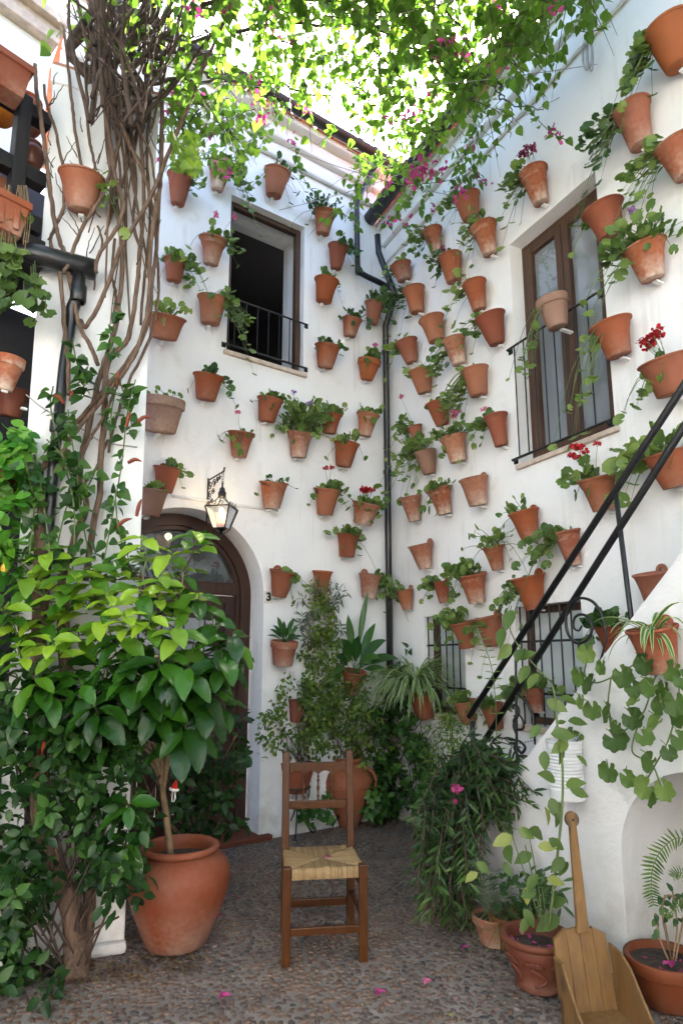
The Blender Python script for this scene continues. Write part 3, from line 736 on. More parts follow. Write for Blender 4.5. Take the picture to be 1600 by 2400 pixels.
# ---- stair against the right wall
stair = thing('staircase', 'white plastered staircase with black iron handrail climbing along right wall', 'staircase', FLANK.pt(-.5, 0))
SL = .977; top = lambda u: max(.02, 1.1625 + SL*(u + .275))
AR_U, AR_R, AR_S = .037, .441, .525
def flank_mesh():
    us = sorted({-1.44 + .05*k for k in range(0, 56)} | {AR_U, AR_U + 2*AR_R} | {AR_U + AR_R*(1-math.cos(math.pi*k/24)) for k in range(25)})
    us = [u for i, u in enumerate(us) if i == 0 or u - us[i-1] > 1e-4]
    def bot(u):
        s = (u - AR_U - AR_R)/AR_R
        return AR_S + AR_R*math.sqrt(max(0, 1-s*s)) if abs(s) < 1 else 0.0
    m = MB(); T = .10
    for a, b in zip(us, us[1:]):
        mid = (a+b)/2; inside = AR_U < mid < AR_U + 2*AR_R
        ba, bb = (bot(a) if inside else 0), (bot(b) if inside else 0)
        if inside and abs(a-AR_U) < 1e-4: ba = AR_S
        if inside and abs(b-AR_U-2*AR_R) < 1e-4: bb = AR_S
        P = FLANK.pt
        m.add([P(a, ba), P(b, bb), P(b, top(b)), P(a, top(a))], [(0,1,2,3)])
        m.add([P(a, top(a)), P(b, top(b)), P(b, top(b), -T), P(a, top(a), -T)], [(0,1,2,3)])
        m.add([P(a, ba+.3 if not inside else ba, -T), P(b, bb+.3 if not inside else bb, -T), P(b, top(b), -T), P(a, top(a), -T)], [(3,2,1,0)])
        if inside: m.add([P(a, ba), P(b, bb), P(b, bb, -.66), P(a, ba, -.66)], [(3,2,1,0)])
    for u in (AR_U, AR_U+2*AR_R): m.add([P(u, 0), P(u, AR_S), P(u, AR_S, -.66), P(u, 0, -.66)], [(0,1,2,3)])
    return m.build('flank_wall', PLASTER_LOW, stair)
flank_mesh()
for k in range(13):
    u = -1.34 + .19*k; h = .05 + .1856*k
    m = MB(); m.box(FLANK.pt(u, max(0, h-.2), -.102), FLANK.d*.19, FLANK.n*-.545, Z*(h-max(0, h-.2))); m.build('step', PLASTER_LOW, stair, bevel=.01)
A = FLANK.hit(1098, 1680, -.03); B = FLANK.hit(1600, 905, -.03); dA = (B-A); B2 = B + dA*.8
MB().tube([A, B2], .0185, 10).build('handrail', IRON, stair, smooth=True)
A2 = FLANK.hit(1112, 1772, -.03); C2 = FLANK.hit(1600, 1002, -.03); C3 = C2 + (C2-A2)*.8
MB().tube([A2, C3], .0185, 10).build('lower_rail', IRON, stair, smooth=True)
uA, zA = FLANK.uz(1106, 1690, -.03)
MB().tube([FLANK.pt(uA, .05, -.03), FLANK.pt(uA, zA, -.03)], .016, 10).build('newel_post', IRON, stair, smooth=True)
pa, pb = FLANK.hit(1441, 1150, -.03), FLANK.hit(1477, 1440, -.03)
MB().tube([pa, pb, pb - Z*.12], .013, 8).build('baluster_post', IRON, stair, smooth=True)
def scroll(pixels, r=.008, name='scroll'):
    pts = curve_pts([FLANK.hit(x, y, -.02) for x, y in pixels], 6); MB().tube(pts, lerp_list([r*.6, r, r, r, r*.6], len(pts)), 6).build(name, IRON, stair, smooth=True)
scroll([(1363,1466),(1355,1478),(1343,1470),(1346,1448),(1362,1440),(1380,1450),(1386,1475),(1375,1500),(1350,1507),(1330,1485),(1325,1450),(1335,1418),(1358,1402),(1390,1412),(1412,1450),(1418,1490),(1412,1530),(1400,1560)])
scroll([(1200,1660),(1206,1652),(1214,1660),(1214,1675),(1203,1678)])
scroll([(1214,1672),(1225,1690),(1224,1708),(1210,1708),(1203,1690),(1212,1678),(1202,1700),(1210,1725)])
scroll([(1212,1626),(1228,1640),(1245,1670),(1250,1700),(1253,1745)], .009)
scroll([(1205,1735),(1218,1738),(1230,1752),(1222,1765),(1213,1755),(1206,1740),(1208,1765),(1228,1778)])
scroll([(1160,1745),(1172,1755),(1178,1785),(1178,1830)]); scroll([(1140,1752),(1158,1760),(1165,1800),(1160,1850)])
MB().tube([FLANK.hit(1207, 1500, -.03), FLANK.hit(1212, 1900, -.03)], .008, 6).build('baluster_post', IRON, stair)
chain = curve_pts([FLANK.hit(x, y, .0) for x, y in ((1128,1725),(1170,1738),(1200,1745),(1250,1735))], 8)
m = MB()
for k, p in enumerate(chain):
    m.lathe([(.0, -.005), (.005, 0), (0, .005)], p, (0,0,1), 6)
m.build('chain', IRON, stair)

m = MB(); m.box((-3.6, 1.2, 0), (-.3, 0, 0), (0, -4.5, 0), (0, 0, 5.2)); tag(m.build('courtyard_wall', PLASTER, at=(-3.6, 1.2, 0)), 'whitewashed wall along the left side of the court, out of view', 'wall')
# ---- the house wall behind the camera that closes the court, seen only in reflections and by its light
back = MB(); back.box((-7, -3.3, 0), (14, 0, 0), (0, -.3, 0), (0, 0, 4.6)); tag(back.build('courtyard_wall', PLASTER, at=(0, -3.3, 0)), 'whitewashed wall closing the court behind the viewer', 'wall')

# ================================================================== wall pots
def flower_head(items, c, k, r, size, rg):
    for _ in range(k):
        d = rvec(rg); d.z = abs(d.z)*.8 + .1*d.z; p = c + d*r*rg.uniform(.4, 1)
        items.append((p, rvec(rg), (d + rvec(rg)*.4), size*rg.uniform(.7, 1.2), rg.random()))
def geranium(parent, base, out, right, rg, n=10, Rr=.19, lean=0.0, up=.8, droop=.4, leaf=.062, tone=.5, fl=None, nfl=0, mat=None, flh=.08, more=1, zero=.25, flmat=None):
    stems = MB(); items = [[], [], []]; flow = []
    for i in range(n):
        d = right*(lean + rg.uniform(-.75, .75)) + out*(zero + rg.uniform(-.45, .6)) + Z*(up*rg.uniform(.25, 1.15)); d.normalize()
        L = Rr*rg.uniform(.45, 1.15); pts = []; dr = droop
        if i % 7 == 6 and droop < 1: L *= rg.uniform(1.2, 1.7); dr = droop + .6; d = (d + right*rg.uniform(-.5, .5)).normalized()
        b = base + right*rg.uniform(-.03, .03) + out*rg.uniform(-.03, .03)
        for k in range(6):
            t = k/5; pts.append(b + d*L*t - Z*dr*L*t*t*1.2 + right*.012*math.sin(t*5+i))
        stems.tube(pts, [.0032, .003, .0026, .0022, .0018, .0012], 4, cap=False)
        for k in range(1 + rg.randint(0, more)):
            t = 1.0 if k == 0 else rg.uniform(.45, .95)
            p = pts[int(t*5)] + (rvec(rg)*.022 if k else V((0,0,0)))
            nn = (Z*.75 + out*.75 + rvec(rg)*.6).normalized(); dd = d + rvec(rg)*.5
            tt = min(1, max(0, tone + rg.uniform(-.33, .33) + (.12 if k == 0 else -.1)))
            items[rg.randrange(3)].append((p, dd, nn, leaf*rg.uniform(.5, 1.22), tt))
    for i in range(nfl):
        d = right*(lean*.6 + rg.uniform(-.5, .5)) + out*rg.uniform(-.1, .4) + Z*1.0; d.normalize()
        L = Rr*.55 + flh*rg.uniform(.5, 1.1); p = base + d*L
        stems.tube([base, base + d*L*.5 + rvec(rg)*.01, p], [.002, .0016, .0012], 4, cap=False)
        flower_head(flow, p, rg.randint(16, 26), .028, .021, rg)
    mat = mat or L_GER
    if stems.v: stems.build('stems', STEM, parent)
    for it, tm in zip(items, T_GER): foliage('foliage', mat, parent, tm, it)
    if flow: foliage('flowers', {'r': F_RED, 'p': F_PINK, 'l': F_LILAC, 'w': F_WINE}[fl], parent, T_PETAL, flow, 'stuff')
def pot_profile(rt, rb, h, kind, f=.0):
    if kind == 'b':
        body = [(0, .0), (rb*.96, 0), (rb, .004), (rb + (rt*.9-rb)*.5, h*.37), (rt*.9, h*.73)]
        rim = [(rt*.88, h*.72), (rt*.975, h*.725), (rt, h*.75), (rt*1.01, h*.97), (rt*.99, h), (rt*.93, h*1.005), (rt*.88, h*.98), (rt*.84, h*.72)]
    else:
        body = [(0, 0), (rb*.95, 0), (rb, .004), (rb + (rt-rb)*(.20+f), h*.34), (rb + (rt-rb)*(.44+f), h*.66), (rb + (rt-rb)*(.70+f*.6), h*.86), (rt*.955, h*.95)]
        rim = [(rt*.93, h*.93), (rt*.985, h*.94), (rt, h*.96), (rt*1.0, h*.985), (rt*.97, h*1.0), (rt*.92, h*.995), (rt*.88, h*.93), (rt*.80, h*.75)]
    return body, rim
def make_pot(root, o, ax, xd, rt, rb, h, kind, mat, rg, soil=True):
    body, rim = pot_profile(rt, rb, h, kind, rg.uniform(-.05, .12))
    b = MB().lathe(body, o, ax, 26, xd, .008, rg).build('pot', mat, root, smooth=True)
    MB().lathe(rim, o, ax, 26, xd, .006, rg).build('rim', mat, b, smooth=True)
    if soil: MB().disc(o + ax*h*.84, rt*.86, ax, 16, .006, rg).build('soil', SOIL, root)
    return b
def hanging_tab(root, parent, c, right, up, out, r, mat):
    m = MB(); n = 14; vs = []; fs = []; ri = r*.3
    for off in (0, .012):
        for k in range(n):
            a = 2*math.pi*k/n; vs.append(c + out*off + (right*math.cos(a) + up*math.sin(a))*r)
        for k in range(n):
            a = 2*math.pi*k/n; vs.append(c + out*off + (right*math.cos(a) + up*(math.sin(a)))*ri)
    for k in range(n):
        j = (k+1) % n
        fs += [(k, j, n+j, n+k), (2*n+j, 2*n+k, 3*n+k, 3*n+j), (j, k, 2*n+k, 2*n+j), (n+k, n+j, 3*n+j, 3*n+k)]
    m.add(vs, fs); m.build('hanging_tab', mat, parent, bevel=.002)
NAMES = dict(B=BACK, R=RIGHT, P=PILL, F=FLANK)
def wall_pot(W, x, y, w, yb, kind, label, plant=None, mat=0, rbf=.54, off=.0, gname='wall pots'):
    W = NAMES[W] if isinstance(W, str) else W
    rg = random.Random(int(x*31 + y*7)); r = .1
    for _ in range(4):
        p = W.hit(x, y, r + .012 + off); zc = proj(p)[2]; r = w/2*zc/FPX
    rb = r*rbf*rg.uniform(.9, 1.14); h = .2
    ex, ey = p - CAM, 0
    el = math.atan2(p.z-CAMH, math.hypot(p.x, p.y)); e = rb*FPX/zc*abs(math.sin(el))
    for _ in range(8):
        th = math.atan2(r-rb, h); ax = (Z*math.cos(th) + W.n*math.sin(th))
        yy = proj(p - ax*h)[1]; h *= 1 + ((yb - e) - yy)/max(20, (yb - y))
    ax.rotate(Matrix.Rotation(R(rg.uniform(-3.5, 3.5)), 3, W.n))
    o = p - ax*h
    root = thing('wall_pot', label, 'pot', tuple(o), gname)
    tm = mat if not isinstance(mat, int) else TERRA[mat]
    b = make_pot(root, o, ax, W.d, r, rb, h, 'b' if kind == 'b' else 'a', tm, rg)
    up = (Z - ax*0).normalized()
    if kind == 'c':
        back = p - W.n*(r*.93) + Z*(r*.02); hanging_tab(root, b, back + Z*.02, W.d, Z, W.n, r*.34, tm)
    # white plaster peg that carries the foot
    k = o - W.n*(rb*.6); m = MB(); m.box(W.pt((o-W.P).dot(W.d)-.016, o.z-.014, .001), W.d*.032, W.n*max(.02, (o-W.P).dot(W.n)*.8), Z*.013); m.build('wall_peg', PLASTER, root, bevel=.004)
    if plant is not None:
        kw = dict(plant); geranium(root, o + ax*h*.86, W.n, W.d, rg, **kw)
    return root, o, ax, r, h
def G(n=10, R_=.16, lean=0., **k): return dict(n=n, Rr=R_, lean=lean, **k)
D_ = dict(mat=L_GER_D)
POTS = [
 # ---- wall with the door
 ('B', 423, 411, 62, 489, 'a', 'terracotta pot beside vine stems, leftmost of the four pots under the gutter', G(12, .17, .6), 0),
 ('B', 518, 380, 54, 455, 'b', 'collared terracotta pot with ivy-like trailer spilling right above open window', G(20, .24, .8, droop=.9), 2),
 ('B', 650, 402, 64, 472, 'a', 'terracotta pot hung above right corner of the open upper window', G(16, .2, .5, up=1.0, **D_), 0),
 ('B', 762, 497, 58, 558, 'a', 'terracotta pot with dark trailer climbing up its left, right of upper window top', G(26, .24, -.5, up=1.1, leaf=.05, **D_), 0),
 ('B', 793, 576, 50, 638, 'a', 'small terracotta pot with leaves to the right against the angled downpipe', G(14, .17, .5, **D_), 1),
 ('B', 501, 560, 70, 630, 'a', 'terracotta pot with tall thin pink sprays beside upper left of open window', G(18, .19, .4, fl='p', nfl=2, flh=.2), 0),
 ('B', 411, 608, 56, 668, 'a', 'terracotta pot with bushy geranium hanging right beside the vine stems', G(26, .21, .2, droop=.7, tone=.6), 0),
 ('B', 499, 698, 73, 770, 'a', 'terracotta pot with pale foot whose geranium reaches across open window corner', G(30, .27, .85, droop=.6), 2),
 ('B', 390, 742, 95, 808, 'a', 'wide terracotta pot half behind the vine stems, leaves above coloured pale as if sunlit', G(14, .2, -.1, tone=.9), 0),  # pale leaf tone puts the sunlight into the colour
 ('B', 490, 880, 75, 947, 'a', 'terracotta pot with low geranium below lower left of open window', G(13, .15, .4, up=.5, **D_), 1),
 ('B', 634, 935, 64, 996, 'a', 'terracotta pot left of the bushy lilac geranium', G(11, .13, -.3), 1),
 ('B', 566, 1013, 65, 1077, 'a', 'terracotta pot with pink sprig trailing left, above the lantern', G(9, .19, -.6, droop=.7, fl='p', nfl=1), 1),
 ('B', 776, 970, 56, 1022, 'a', 'terracotta pot tucked behind right side of the bushy lilac geranium', G(16, .17, -.2, up=1.1), 1),
 ('B', 704, 1013, 66, 1078, 'a', 'terracotta pot with big bushy geranium and lilac flowers on the door wall', G(95, .29, .0, up=1.45, droop=.12, leaf=.055, fl='l', nfl=4, flh=.2, more=2), 2),
 ('B', 813, 1037, 62, 1100, 'a', 'terracotta pot below right of the bushy lilac geranium', G(10, .16, -.2), 1),
 ('B', 642, 1130, 70, 1196, 'a', 'terracotta pot with sparse small leaves right of the lantern', G(8, .14, .0, up=.5, leaf=.045, **D_), 2),
 ('B', 768, 1146, 68, 1212, 'a', 'terracotta pot with two upright red blooms left of the dense red geranium', G(18, .16, .0, fl='r', nfl=2, flh=.12), 0),
 ('B', 393, 1095, 66, 1160, 'c', 'glazed brown terracotta pot with eyelet above left side of door arch', G(8, .13, .5), 1),
 ('B', 357, 1145, 80, 1215, 'a', 'dusty grey-brown pot overlapping pillar edge left of the door arch', G(7, .12, -.4), None),
 ('B', 766, 656, 60, 718, 'a', 'terracotta pot with few leaves right of open window, upper of two there', G(8, .13, .1, up=.6), 0),
 ('B', 768, 810, 62, 870, 'a', 'terracotta pot right of the open window guard rail', G(12, .13, .0, **D_), 0),
 ('B', 825, 748, 50, 796, 'a', 'small terracotta pot below downpipe bend, left of its dark-leaved neighbour', G(13, .14, -.1, **D_), 2),
 ('B', 879, 710, 50, 767, 'a', 'terracotta pot with dark leafy geranium tight against the corner downpipe top', G(30, .22, .3, up=.9, **D_), 2),
 ('B', 866, 843, 55, 897, 'b', 'pale terracotta pot with upright stems and pink bud left of corner pipe', G(8, .17, .1, up=1.5, fl='p', nfl=1), 2),
 ('B', 863, 970, 57, 1028, 'a', 'terracotta pot with thin upright stems left of corner pipe at mid height', G(9, .16, .0, up=1.2), 0),
 ('B', 860, 1180, 72, 1235, 'a', 'terracotta pot with dense low red geranium blooms left of corner pipe', G(20, .15, .0, up=.6, fl='r', nfl=11, flh=.07), 0),
 ('B', 817, 1250, 60, 1309, 'a', 'terracotta pot with leafy geranium directly below the dense red one', G(20, .16, .1), 1),
 ('B', 869, 1345, 58, 1404, 'c', 'terracotta pot with eyelet and trailing geranium left of corner pipe, low down', G(18, .22, .7, droop=.8), 2),
 ('B', 665, 1338, 68, 1401, 'c', 'terracotta pot with eyelet hanging beside the house number tile', G(12, .17, .5, droop=.8, tone=.65), 0),
 # ---- right wall, from the corner outwards
 ('R', 938, 620, 52, 665, 'a', 'pale terracotta pot touching corner under right gutter end', G(10, .16, -.6), 2),
 ('R', 968, 676, 54, 740, 'a', 'terracotta pot next to corner pipe with dark leaves spreading left', G(20, .2, -.9, **D_), 0),
 ('R', 1011, 540, 50, 600, 'a', 'terracotta pot under right gutter with leaves hanging left, nearest the corner', G(22, .24, -.5, droop=.5), 0),
 ('R', 1053, 600, 58, 669, 'a', 'terracotta pot with dark leaves and small pink flower on left, upper right wall', G(15, .18, -.7, fl='w', nfl=2, flh=.1, **D_), 0),
 ('R', 1092, 460, 64, 525, 'a', 'terracotta pot under bougainvillea, upper of two overlapping pots', G(22, .24, -.4, up=1.0, leaf=.05), 0),
 ('R', 1131, 530, 66, 608, 'a', 'terracotta pot with feathery leaves, lower of two overlapping pots under bougainvillea', G(30, .22, -.5, up=.9, leaf=.045, tone=.6), 0),
 ('R', 1247, 402, 70, 490, 'a', 'terracotta pot with wine-red flowers above left corner of casement window', G(26, .2, -.7, up=.7, fl='w', nfl=5, flh=.11), 0),
 ('R', 1110, 662, 58, 735, 'a', 'terracotta pot with light green leaves on its left, right of the upper cluster', G(16, .2, -.8, tone=.7), 0),
 ('R', 1146, 740, 74, 816, 'a', 'terracotta pot with pale woody sprays left of casement window guard', G(12, .22, -.8, up=.6), 1),
 ('R', 1010, 746, 62, 810, 'a', 'bare terracotta pot with whitish rim near corner pipe', G(2, .1, -.8), 2),
 ('R', 1062, 795, 58, 862, 'a', 'terracotta pot with whitish stains and leaves trailing down left, middle of cluster', G(16, .2, -.9, droop=1.0, up=.5), 2),
 ('R', 951, 800, 56, 857, 'a', 'terracotta pot with pale foot overlapping the corner pipe', G(14, .18, -.8), 2),
 ('R', 984, 867, 58, 927, 'a', 'terracotta pot with dry trailing stems just right of corner pipe', G(7, .14, -.5, tone=.9), 2),
 ('R', 1110, 864, 68, 935, 'a', 'white-stained terracotta pot with hanging geranium on its left side', G(30, .22, -.9, droop=1.0, up=.6, tone=.6), 2),
 ('R', 1024, 942, 60, 1002, 'a', 'dark orange terracotta pot, almost bare, centre of right wall cluster', G(4, .1, -.2), 1),
 ('R', 1160, 973, 58, 1051, 'a', 'terracotta pot with leaves and pink flowers on left, below casement window side', G(20, .17, -.9, fl='p', nfl=1), 0),
 ('R', 970, 1000, 40, 1035, 'a', 'small terracotta pot hidden behind bushy light green geranium by corner pipe', G(16, .19, -.5, fl='p', nfl=1, flh=.25), 1),
 ('R', 1060, 1023, 66, 1089, 'a', 'terracotta pot with pink flower clusters and pale foot, lower cluster', G(22, .19, .2, fl='p', nfl=4, flh=.1), 2),
 ('R', 995, 1057, 54, 1115, 'a', 'brown weathered pot with bushy yellow-green geranium beside corner pipe', G(60, .27, -.7, up=1.2, tone=.72, droop=.4), None),
 ('R', 960, 1165, 56, 1225, 'c', 'terracotta pot with eyelet right against corner pipe, no flowers', G(3, .1, -.6), 2),
 ('R', 1027, 1145, 64, 1210, 'a', 'terracotta pot with geranium leaves on top, left of empty pot', G(18, .16, .1), 0),
 ('R', 1108, 1120, 70, 1190, 'c', 'empty pale terracotta pot with eyelet, in open space below the cluster', None, 2),
 ('R', 1225, 1198, 73, 1270, 'c', 'terracotta pot with thin upright stems below the casement window', G(7, .2, -.2, up=1.5), 0),
 ('R', 1325, 1245, 66, 1328, 'a', 'terracotta pot crossed by the handrail with leaves spilling to its left', G(26, .25, -.9, droop=.6), 0),
 ('R', 984, 1275, 62, 1335, 'c', 'empty terracotta pot with eyelet just right of corner pipe, low on wall', None, 2),
 ('R', 947, 1382, 42, 1430, 'c', 'small terracotta pot with eyelet over the foot of corner pipe', G(8, .14, -.7), 2),
 ('R', 1032, 1362, 40, 1415, 'c', 'small terracotta pot above left barred window with leaves on its left', G(14, .15, -.9), 1),
 ('R', 1104, 1345, 73, 1415, 'a', 'terracotta pot with full upright geranium above left barred window', G(34, .21, -.3, up=1.1), 0),
 ('R', 1154, 1280, 54, 1338, 'a', 'terracotta pot with climbing pale trailer, above the full upright geranium', G(18, .24, .3, up=1.2, leaf=.05, tone=.7), 1),
 ('R', 1235, 1350, 82, 1430, 'c', 'large terracotta pot with eyelet above right barred window, trailing stems at left', G(20, .2, -.9, droop=.9, leaf=.045), 1),
 ('R', 1081, 1458, 62, 1520, 'a', 'terracotta pot in front of left barred window with leaves over its rim', G(24, .2, -.2, up=.9, tone=.62), 1),
 ('R', 1141, 1445, 70, 1515, 'c', 'terracotta pot with eyelet between the two barred windows', G(5, .18, -.3, droop=.8), 1),
 ('R', 1088, 1642, 56, 1697, 'a', 'pale terracotta pot with round-leaved geranium under left barred window', G(18, .13, -.1, up=.9), 2),
 ('R', 1150, 1650, 58, 1710, 'a', 'terracotta pot behind the foot of the handrail', G(12, .12, .0), 1),
 ('R', 1247, 1610, 50, 1668, 'b', 'collared terracotta pot in front of right barred window grille', G(20, .19, -.2, up=.7, leaf=.07), 0),
 ('R', 1525, 1342, 86, 1425, 'c', 'empty terracotta pot with big eyelet partly hidden by stair edge', None, 0),
 ('R', 1424, 1462, 74, 1535, 'a', 'terracotta pot with dark geranium behind the iron scroll', G(24, .15, -.1, up=1.0, **D_), 1),
 # ---- big near pots at right
 ('R', 1562, 62, 112, 178, 'a', 'weathered terracotta pot at top right corner of the view', G(34, .22, -1.0, droop=.7), 2),
 ('R', 1478, 252, 86, 362, 'a', 'terracotta pot high on right wall with leaves spreading left, second from top', G(34, .26, -1.1, up=.7, **D_), 0),
 ('R', 1582, 335, 104, 432, 'a', 'terracotta pot at right edge below second highest pot, light leaves on left', G(30, .22, -1.0, up=.6, tone=.7), 0),
 ('R', 1410, 487, 96, 575, 'a', 'terracotta pot overlapping top right corner of casement window', G(7, .12, -.9), 0),
 ('R', 1508, 575, 98, 668, 'a', 'terracotta pot with lush light geranium right of casement window', G(46, .24, -.1, up=.9, fl='l', nfl=1, flh=.2), 0),
 ('R', 1291, 700, 74, 780, 'b', 'weathered collared pot hooked on casement window guard rail', G(12, .25, -.7, droop=1.6, up=.5), None),
 ('R', 1428, 757, 98, 848, 'c', 'terracotta pot with trailing stem hanging over window guard', G(16, .28, -.8, droop=1.8, up=.7, tone=.65), 0),
 ('R', 1558, 842, 126, 938, 'a', 'wide terracotta pot with hanging red blooms at right edge', G(12, .2, -.4, droop=1.2, fl='r', nfl=10, flh=.06), 0),
 ('R', 1560, 1060, 106, 1150, 'a', 'terracotta pot behind the handrail at right edge with big pale leaves', G(26, .24, -.4, up=.9, tone=.8, leaf=.085), 0),
 ('R', 1396, 1118, 94, 1202, 'a', 'pale terracotta pot with red geranium blooms below right of casement window', G(14, .2, -.4, up=1.0, fl='r', nfl=7, flh=.12), 2),
 ('F', 1525, 1470, 118, 1577, 'c', 'largest terracotta pot with eyelet and spider plant, hung on the stair wall', None, 1),
]
BROWN = terracotta('weathered_brown_pot', (.27, .155, .115), .5, .85, .5)
POTREF = {}
for (w_, x, y, wd, yb, k, lab, pl, mt) in POTS:
    off = 0.0
    if lab.startswith('weathered collared'): off = .05
    if pl is not None and pl['n'] > 2: pl['n'] = int(pl['n']*(1.7 if pl.get('droop', 0) < 1.2 else 1.0)); pl['Rr'] *= 1.22; pl['leaf'] = pl.get('leaf', .062)*1.12
    POTREF[(x, y)] = wall_pot(w_, x, y, wd, yb, k, lab, pl, BROWN if mt is None else mt, off=off)
# the big pot hooked up on the pillar, the brown pot at the pillar edge and two in the gallery bay
wall_pot(PILL, 192, 410, 104, 512, 'a', 'large terracotta pot hung high on the pillar among vine stems', G(16, .22, .7, tone=.8, droop=.7), 1, .5, .0)
wall_pot(BACK, 382, 935, 104, 1026, 'b', 'big dusty collared pot tilting beside the pillar with a looping pale stem', G(8, .2, .0, up=1.2), BROWN, .6, .0)
wall_pot(GAL, 28, 838, 62, 924, 'b', 'collared terracotta pot hanging in the dark gallery bay', None, 0, .62, -.05)
wall_pot(GAL, 34, 912, 76, 985, 'a', 'dark terracotta pot behind and below the collared gallery pot', None, TERRA_DARK, .62, -.25)

# ================================================================== bougainvillea: trunk, climbing stems, crown over the court
rg = random.Random(11)
boug = thing('bougainvillea', 'old bougainvillea climbing the pillar and roofing the court with leaves and magenta bracts', 'vine', tuple(at_floor(165, 2292)))
def vstem(px, r, off, name='stem', mat=BARK, n=8, wob=.006):
    """px: pixel stations on the pillar face, off: distance(s) off the face"""
    offs = off if hasattr(off, '__len__') else [off]*len(px)
    pts = []
    for (x, y), o in zip(px, offs): pts.append(PILL.hit(x, y, o))
    c = curve_pts(pts, 5); rr = lerp_list(r if hasattr(r, '__len__') else [r, r*.9, r*.7], len(c))
    c = [p + rvec(rg)*wob*.5 for p in c]; rr = [x*rg.uniform(.93, 1.08) for x in rr]
    return MB().tube(c, rr, n).build(name, mat, boug, smooth=True)
base = PILL.uz(160, 2290)
tr = [at_floor(172, 2300), PILL.hit(178, 2230, .17), PILL.hit(172, 2150, .16), PILL.hit(150, 2080, .16), PILL.hit(118, 2000, .17), PILL.hit(100, 1930, .2), PILL.hit(92, 1860, .2), PILL.hit(88, 1700, .17), PILL.hit(92, 1500, .12), PILL.hit(96, 1330, .08), PILL.hit(95, 1240, .06)]
c = curve_pts(tr, 5); MB().tube(c, lerp_list([.062, .054, .050, .046, .05, .045, .042, .04, .036, .034, .03], len(c)), 12).build('trunk', BARK, boug, smooth=True)
tr = [at_floor(186, 2296), PILL.hit(203, 2200, .12), PILL.hit(210, 2110, .09), PILL.hit(205, 1990, .08), PILL.hit(190, 1850, .09), PILL.hit(170, 1700, .08), PILL.hit(150, 1500, .06), PILL.hit(150, 1346, .05)]
c = curve_pts(tr, 5); MB().tube(c, lerp_list([.036, .032, .03, .03, .036, .034, .032, .03], len(c)), 10).build('trunk', BARK, boug, smooth=True)
STEMS = [
 ([(95,1250),(97,1130),(84,1101),(102,1096),(115,1066),(138,1028),(194,977),(245,913),(306,840),(347,753),(357,651),(365,600),(372,480),(378,330),(383,150),(388,20)], [.022,.021,.018,.014], .07),
 ([(150,1350),(176,1257),(204,1188),(189,1142),(189,1079),(202,1028),(219,951),(230,900),(245,850),(270,768),(281,702),(286,600),(275,480),(258,350),(255,180),(240,40)], [.024,.024,.02,.015], .05),
 ([(200,1360),(217,1244),(235,1155),(237,1079),(245,977),(247,900),(258,840),(301,790),(321,676),(327,600),(338,450),(326,280),(300,120)], [.026,.025,.019,.014], .09),
 ([(84,150),(84,194),(97,280),(107,357),(120,459),(128,515),(140,566),(153,600),(184,753),(214,814),(230,855)], [.016,.019,.018,.017], .10),
 ([(140,640),(143,661),(153,778),(161,855),(162,926)], [.017,.017,.016], .12),
 ([(150,60),(163,179),(171,255),(176,306),(191,393),(196,430)], [.012,.014,.013], .05),
 ([(104,200),(110,245),(133,316),(148,398),(150,485),(135,520),(120,560),(126,600)], [.012,.014,.014], .08),
 ([(176,-20),(184,10),(209,112),(255,230),(301,332),(332,398),(352,460),(362,520)], [.013,.016,.014], [.35,.33,.3,.26,.2,.16,.12,.1]),
 ([(552,-30),(541,15),(485,138),(449,230),(408,327),(380,398),(352,464),(301,551),(276,600),(245,687),(204,763),(190,752)], [.013,.016,.017,.017], [.55,.5,.4,.34,.26,.2,.16,.14,.13,.12,.10,.06]),
 ([(378,60),(378,153),(380,255),(380,357),(375,434),(362,510),(352,600),(350,702),(327,804),(286,880),(214,967),(165,1030),(150,1060),(152,1100)], [.015,.02,.017,.015], .14),
 ([(150,640),(168,600),(194,531),(240,459),(265,383),(286,306),(306,204),(296,80)], [.014,.016,.015], .14),
 ([(226,640),(230,600),(270,541),(291,485),(272,420),(255,306),(235,204),(215,90)], [.014,.016,.015], .17),
 ([(204,120),(204,255),(209,327),(219,367),(226,410)], [.012,.013,.011], .06),
 ([(320,260),(327,306),(352,357),(362,423),(364,470)], [.010,.011,.010], .16),
 ([(270,560),(262,640),(272,690),(266,740)], [.012,.012,.01], .04), ([(230,530),(240,570),(225,620),(222,680)], [.009,.009,.008], .05),
 ([(300,250),(318,420),(312,520),(330,590)], [.014,.014,.012], .05), ([(245,200),(250,330),(262,420),(255,520)], [.018,.018,.015], .04),
 ([(340,120),(352,240),(344,360),(352,520),(340,640),(330,760)], [.012,.013,.011], .03), ([(360,500),(368,600),(372,680),(352,790),(300,900),(268,1000),(255,1060)], [.012,.013,.011], .04),
 ([(270,920),(230,1000),(205,1040),(190,1080)], [.011,.012,.01], .13), ([(253,1030),(230,1090),(205,1120),(196,1140)], [.012,.012,.01], .06),
]
for px, r, off in STEMS: vstem(px, [x*.7 for x in r], off)
for _ in range(46):                                    # thin twigs and thorns among the stems
    x, y = rg.uniform(110, 375), rg.uniform(180, 620); dx, dy = rg.uniform(-45, 45), rg.uniform(-90, -30)
    o = rg.uniform(.02, .16); vstem([(x, y), (x+dx*.5+rg.uniform(-8, 8), y+dy*.5), (x+dx, y+dy)], [.004, .003, .0018], o, 'twig', TWIG, 5)
